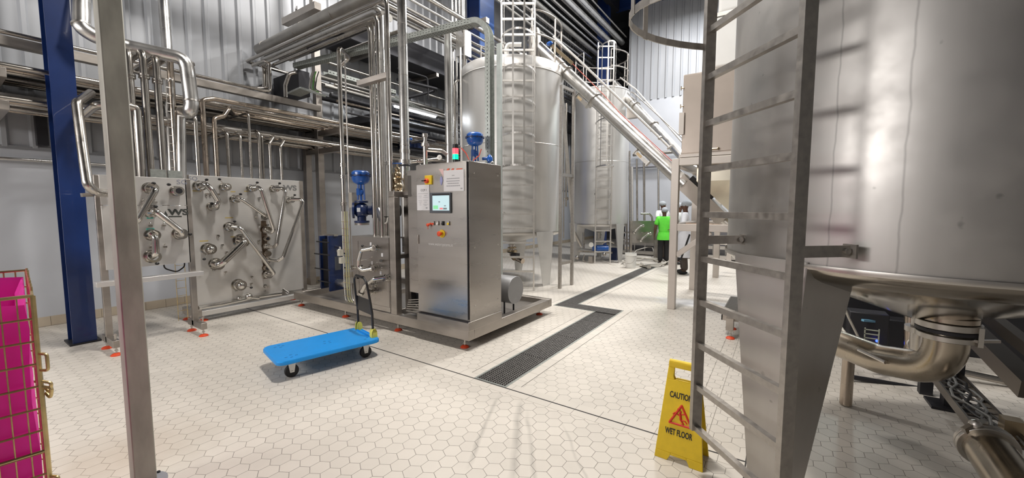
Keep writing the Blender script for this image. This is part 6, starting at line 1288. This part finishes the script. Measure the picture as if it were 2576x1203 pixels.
    for s, c in ((1, 'R'), (-1, 'L')):
        sp_ = pose*s; L2.update({c+'h': (.080*s, 0, .78, .092), c+'k': (.10*s, .02+sp_*.05, .50, .080), c+'a': (.10*s, -.01+sp_*.08, .075, .072)}); El += [('w', c+'h'), (c+'h', c+'k'), (c+'k', c+'a')]
        m = M(); m.ball((.105*s, .05+sp_*.08, .045), .05, 14, sz=(.9, 2.3, .9)); m.v = [V((q_.x, q_.y, max(q_.z, .002))) for q_ in m.v]; build('shoe', m.xf(TF_), BLK, t)
    skinned('trousers', L2, El, 'w', legs_m, t, 1, TF_)
    m = M(); m.ball((0, -.012, 1.675), .105, 20, sz=(.93, 1.12, .88)); m.v = [q_ if q_.z > 1.63 else V((q_.x*.97, min(q_.y, .075), 1.63+(q_.z-1.63)*.25)) for q_ in m.v]; build('hair_net', m.xf(TF_), headcov, t)
    return t
fa = math.atan2(FH.y, FH.x)
person('person seen from behind in a bright lime green shirt, black trousers and grey hair net', CG(1671, 11.25), fa+deg(-8), 1.61, GREEN, BTROUS, NET, pose=.3, arms={1: ((.26, .0, 1.17), (.22, .18, 1.02)), -1: ((-.26, -.02, 1.15), (-.27, .04, .92))})
person('person facing the camera in a white t-shirt and hair net behind the one in green', CG(1666, 12.3), fa+deg(205), 1.80, TEE, TROUS, NET, arms={1: ((.27, .08, 1.20), (.10, .25, 1.22)), -1: ((-.30, .0, 1.22), (-.34, .1, 1.30))})
person('person turned to the left in a long white coat, brown trousers and hair net', CG(1724, 9.6), fa+deg(62), 1.77, COAT, TROUS, NET, coat=True, pose=.4, arms={1: ((.25, .0, 1.18), (.18, .2, 1.05)), -1: ((-.25, .02, 1.18), (-.12, .24, 1.1))})
person('person mostly hidden behind the frame leg and white coat, only hair net and face showing', CG(1707, 11.3), fa+deg(235), 1.74, TEE, BTROUS, NET)
m = M(); c = D(1688, 470, 8.5); 
a, b = D(1712, 655, 9.2), D(1735, 590, 9.2); m.bar(a, b, .02, .035); tag(build('dark_strap', m, BLK), 'dark slanting bar beside the white coat behind the hopper frame', 'bar')
m = M(); c = D(1838, 560, 9.5); m.ball(c, .10, 12); m.box(c-V((.15, .05, .1)), c+V((.1, .05, .0))); tag(build('blue_fitting', m, VBLUE), 'blue fitting seen past the ladder behind the hopper frame', 'fitting')
m = M(); q_ = Z(1762, 690); m.box((-.6, 11.0, 0), (.6, 11.8, 1.2)); tag(build('grey_cabinet', m, mat('far_cabinet', (.30, .29, .28), .4, .6), bevel=.01), 'grey machine cabinet behind the hopper frame', 'cabinet')
m = M(); m.box((-.58, 10.86, .25), (.6, 10.995, .45)); m.box((-.58, 10.9, .6), (.6, 10.995, .7)); m.box((-.5, 10.9, 0), (-.4, 10.99, .25)); m.box((.45, 10.9, 0), (.55, 10.99, .25)); tag(build('machine_ledge', m, CREAM), 'pale ledges on the machine behind the hopper frame', 'ledge')
# ================================================================== LIGHTS
def highbay(x, y, z, power, sx_=1.2, sy_=.5, col=(1, .95, .88), i=[0]):
    i[0] += 1
    t = thing('highbay_lamp', 'rectangular high-bay lamp under the roof ' + ('above the near end of the floor drain', 'above the far end of the floor drain', 'above the wall side of the machine skid', 'above the two tall slim tanks', 'closest to the far corrugated wall')[i[0]-1], 'lamp', (x, y, z), 'high-bay lamps under the roof')
    m = M(); m.box((x-sx_/2, y-sy_/2, z+.02), (x+sx_/2, y+sy_/2, z+.10)); build('housing', m, MT['lamp_housing'], t)
    m = M(); m.tube([(x, y, z+.1), (x, y, 9.16)], .012, 6); build('suspension_rod', m, DARK, t)
    l = bpy.data.lights.new('lamp_light', 'AREA'); l.shape = 'RECTANGLE'; l.size = sx_; l.size_y = sy_; l.energy = power; l.color = col
    o = bpy.data.objects.new('lamp_light', l); COL.objects.link(o); o.location = (x, y, z)
PW = .42
for (x, y, z, p_, c, sz) in ((-2.3, 2.7, 8.0, 1000, (1, .955, .90), 1.2), (-1.2, 9.4, 8.2, 1000, (1, .965, .92), 1.2), (-5.7, 5.6, 7.8, 560, (1, .96, .92), 1.2), (-4.2, 10.6, 8.6, 280, (1, .96, .92), 1.2), (-1.2, 12.6, 8.2, 1000, (.97, .98, 1), 1.2)):
    highbay(x, y, z, p_*PW, sz, sz*.42, col=c)
for (x, y, z, e_, tx, ty, tz) in ((-3.4, -4.2, 3.3, 80, -.5, 3.0, 2.2), (-6.0, -4.2, 3.4, 200, -7.2, 3, 1.8)):  # added fill lights, brighten the huge tank and the left side
    t = thing('fill_lamp', 'wide fill lamp added on the wall behind the viewer, ' + ('nearer the middle of the hall' if x > -4 else 'nearer the blue column side'), 'lamp', (x, y, z), 'added fill lamps behind the camera')
    m = M(); m.box((x-.8, -4.49, z-.15), (x+.8, -4.3, z+.15)); build('housing', m, MT['lamp_housing'], t)
    l = bpy.data.lights.new('lamp_light', 'AREA'); l.shape = 'RECTANGLE'; l.size = 2.4; l.size_y = 1.0; l.energy = e_; l.color = (1, .96, .93)
    o = bpy.data.objects.new('lamp_light', l); COL.objects.link(o); o.location = (x, y, z); o.rotation_euler = (V((tx, ty, tz))-V((x, y, z))).to_track_quat('-Z', 'Y').to_euler()
t = thing('floodlight', 'square floodlight high on the far wall behind the huge tank', 'floodlight', (1.6, 14.6, 5.2))
m = M(); m.box((1.4, 14.62, 5.05), (1.8, 14.995, 5.35)); build('floodlight_body', m, DARK, t)
l = bpy.data.lights.new('floodlight_light', 'AREA'); l.size = .3; l.energy = 26; l.color = (.86, 1, .95)
o = bpy.data.objects.new('floodlight_light', l); COL.objects.link(o); o.location = (1.6, 14.58, 5.2); o.rotation_euler = (math.radians(65), 0, math.radians(0))
o.rotation_euler = (V((1.0, 3.0, 0))-V((1.6, 14.58, 5.2))).to_track_quat('-Z', 'Y').to_euler()
l = bpy.data.lights.new('tube_light', 'AREA'); l.shape = 'RECTANGLE'; l.size = .08; l.size_y = 1.1; l.energy = 6; l.color = (.85, .92, 1)
o = bpy.data.objects.new('tube_light', l); COL.objects.link(o); o.location = (la.x, (la.y+lb.y)/2, lz-.075)
w = bpy.data.worlds.new('world'); S.world = w; w.use_nodes = True; w.node_tree.nodes['Background'].inputs[0].default_value = (.6, .65, .7, 1); w.node_tree.nodes['Background'].inputs[1].default_value = .15
vs_ = S.view_settings; vs_.view_transform = 'Standard'; vs_.look = 'None'; vs_.gamma = 1; vs_.use_curve_mapping = False; vs_.exposure = 0
S.cycles.use_denoising = True; S.cycles.max_bounces = 8; S.cycles.glossy_bounces = 5; S.cycles.diffuse_bounces = 2; S.cycles.sample_clamp_indirect = 6
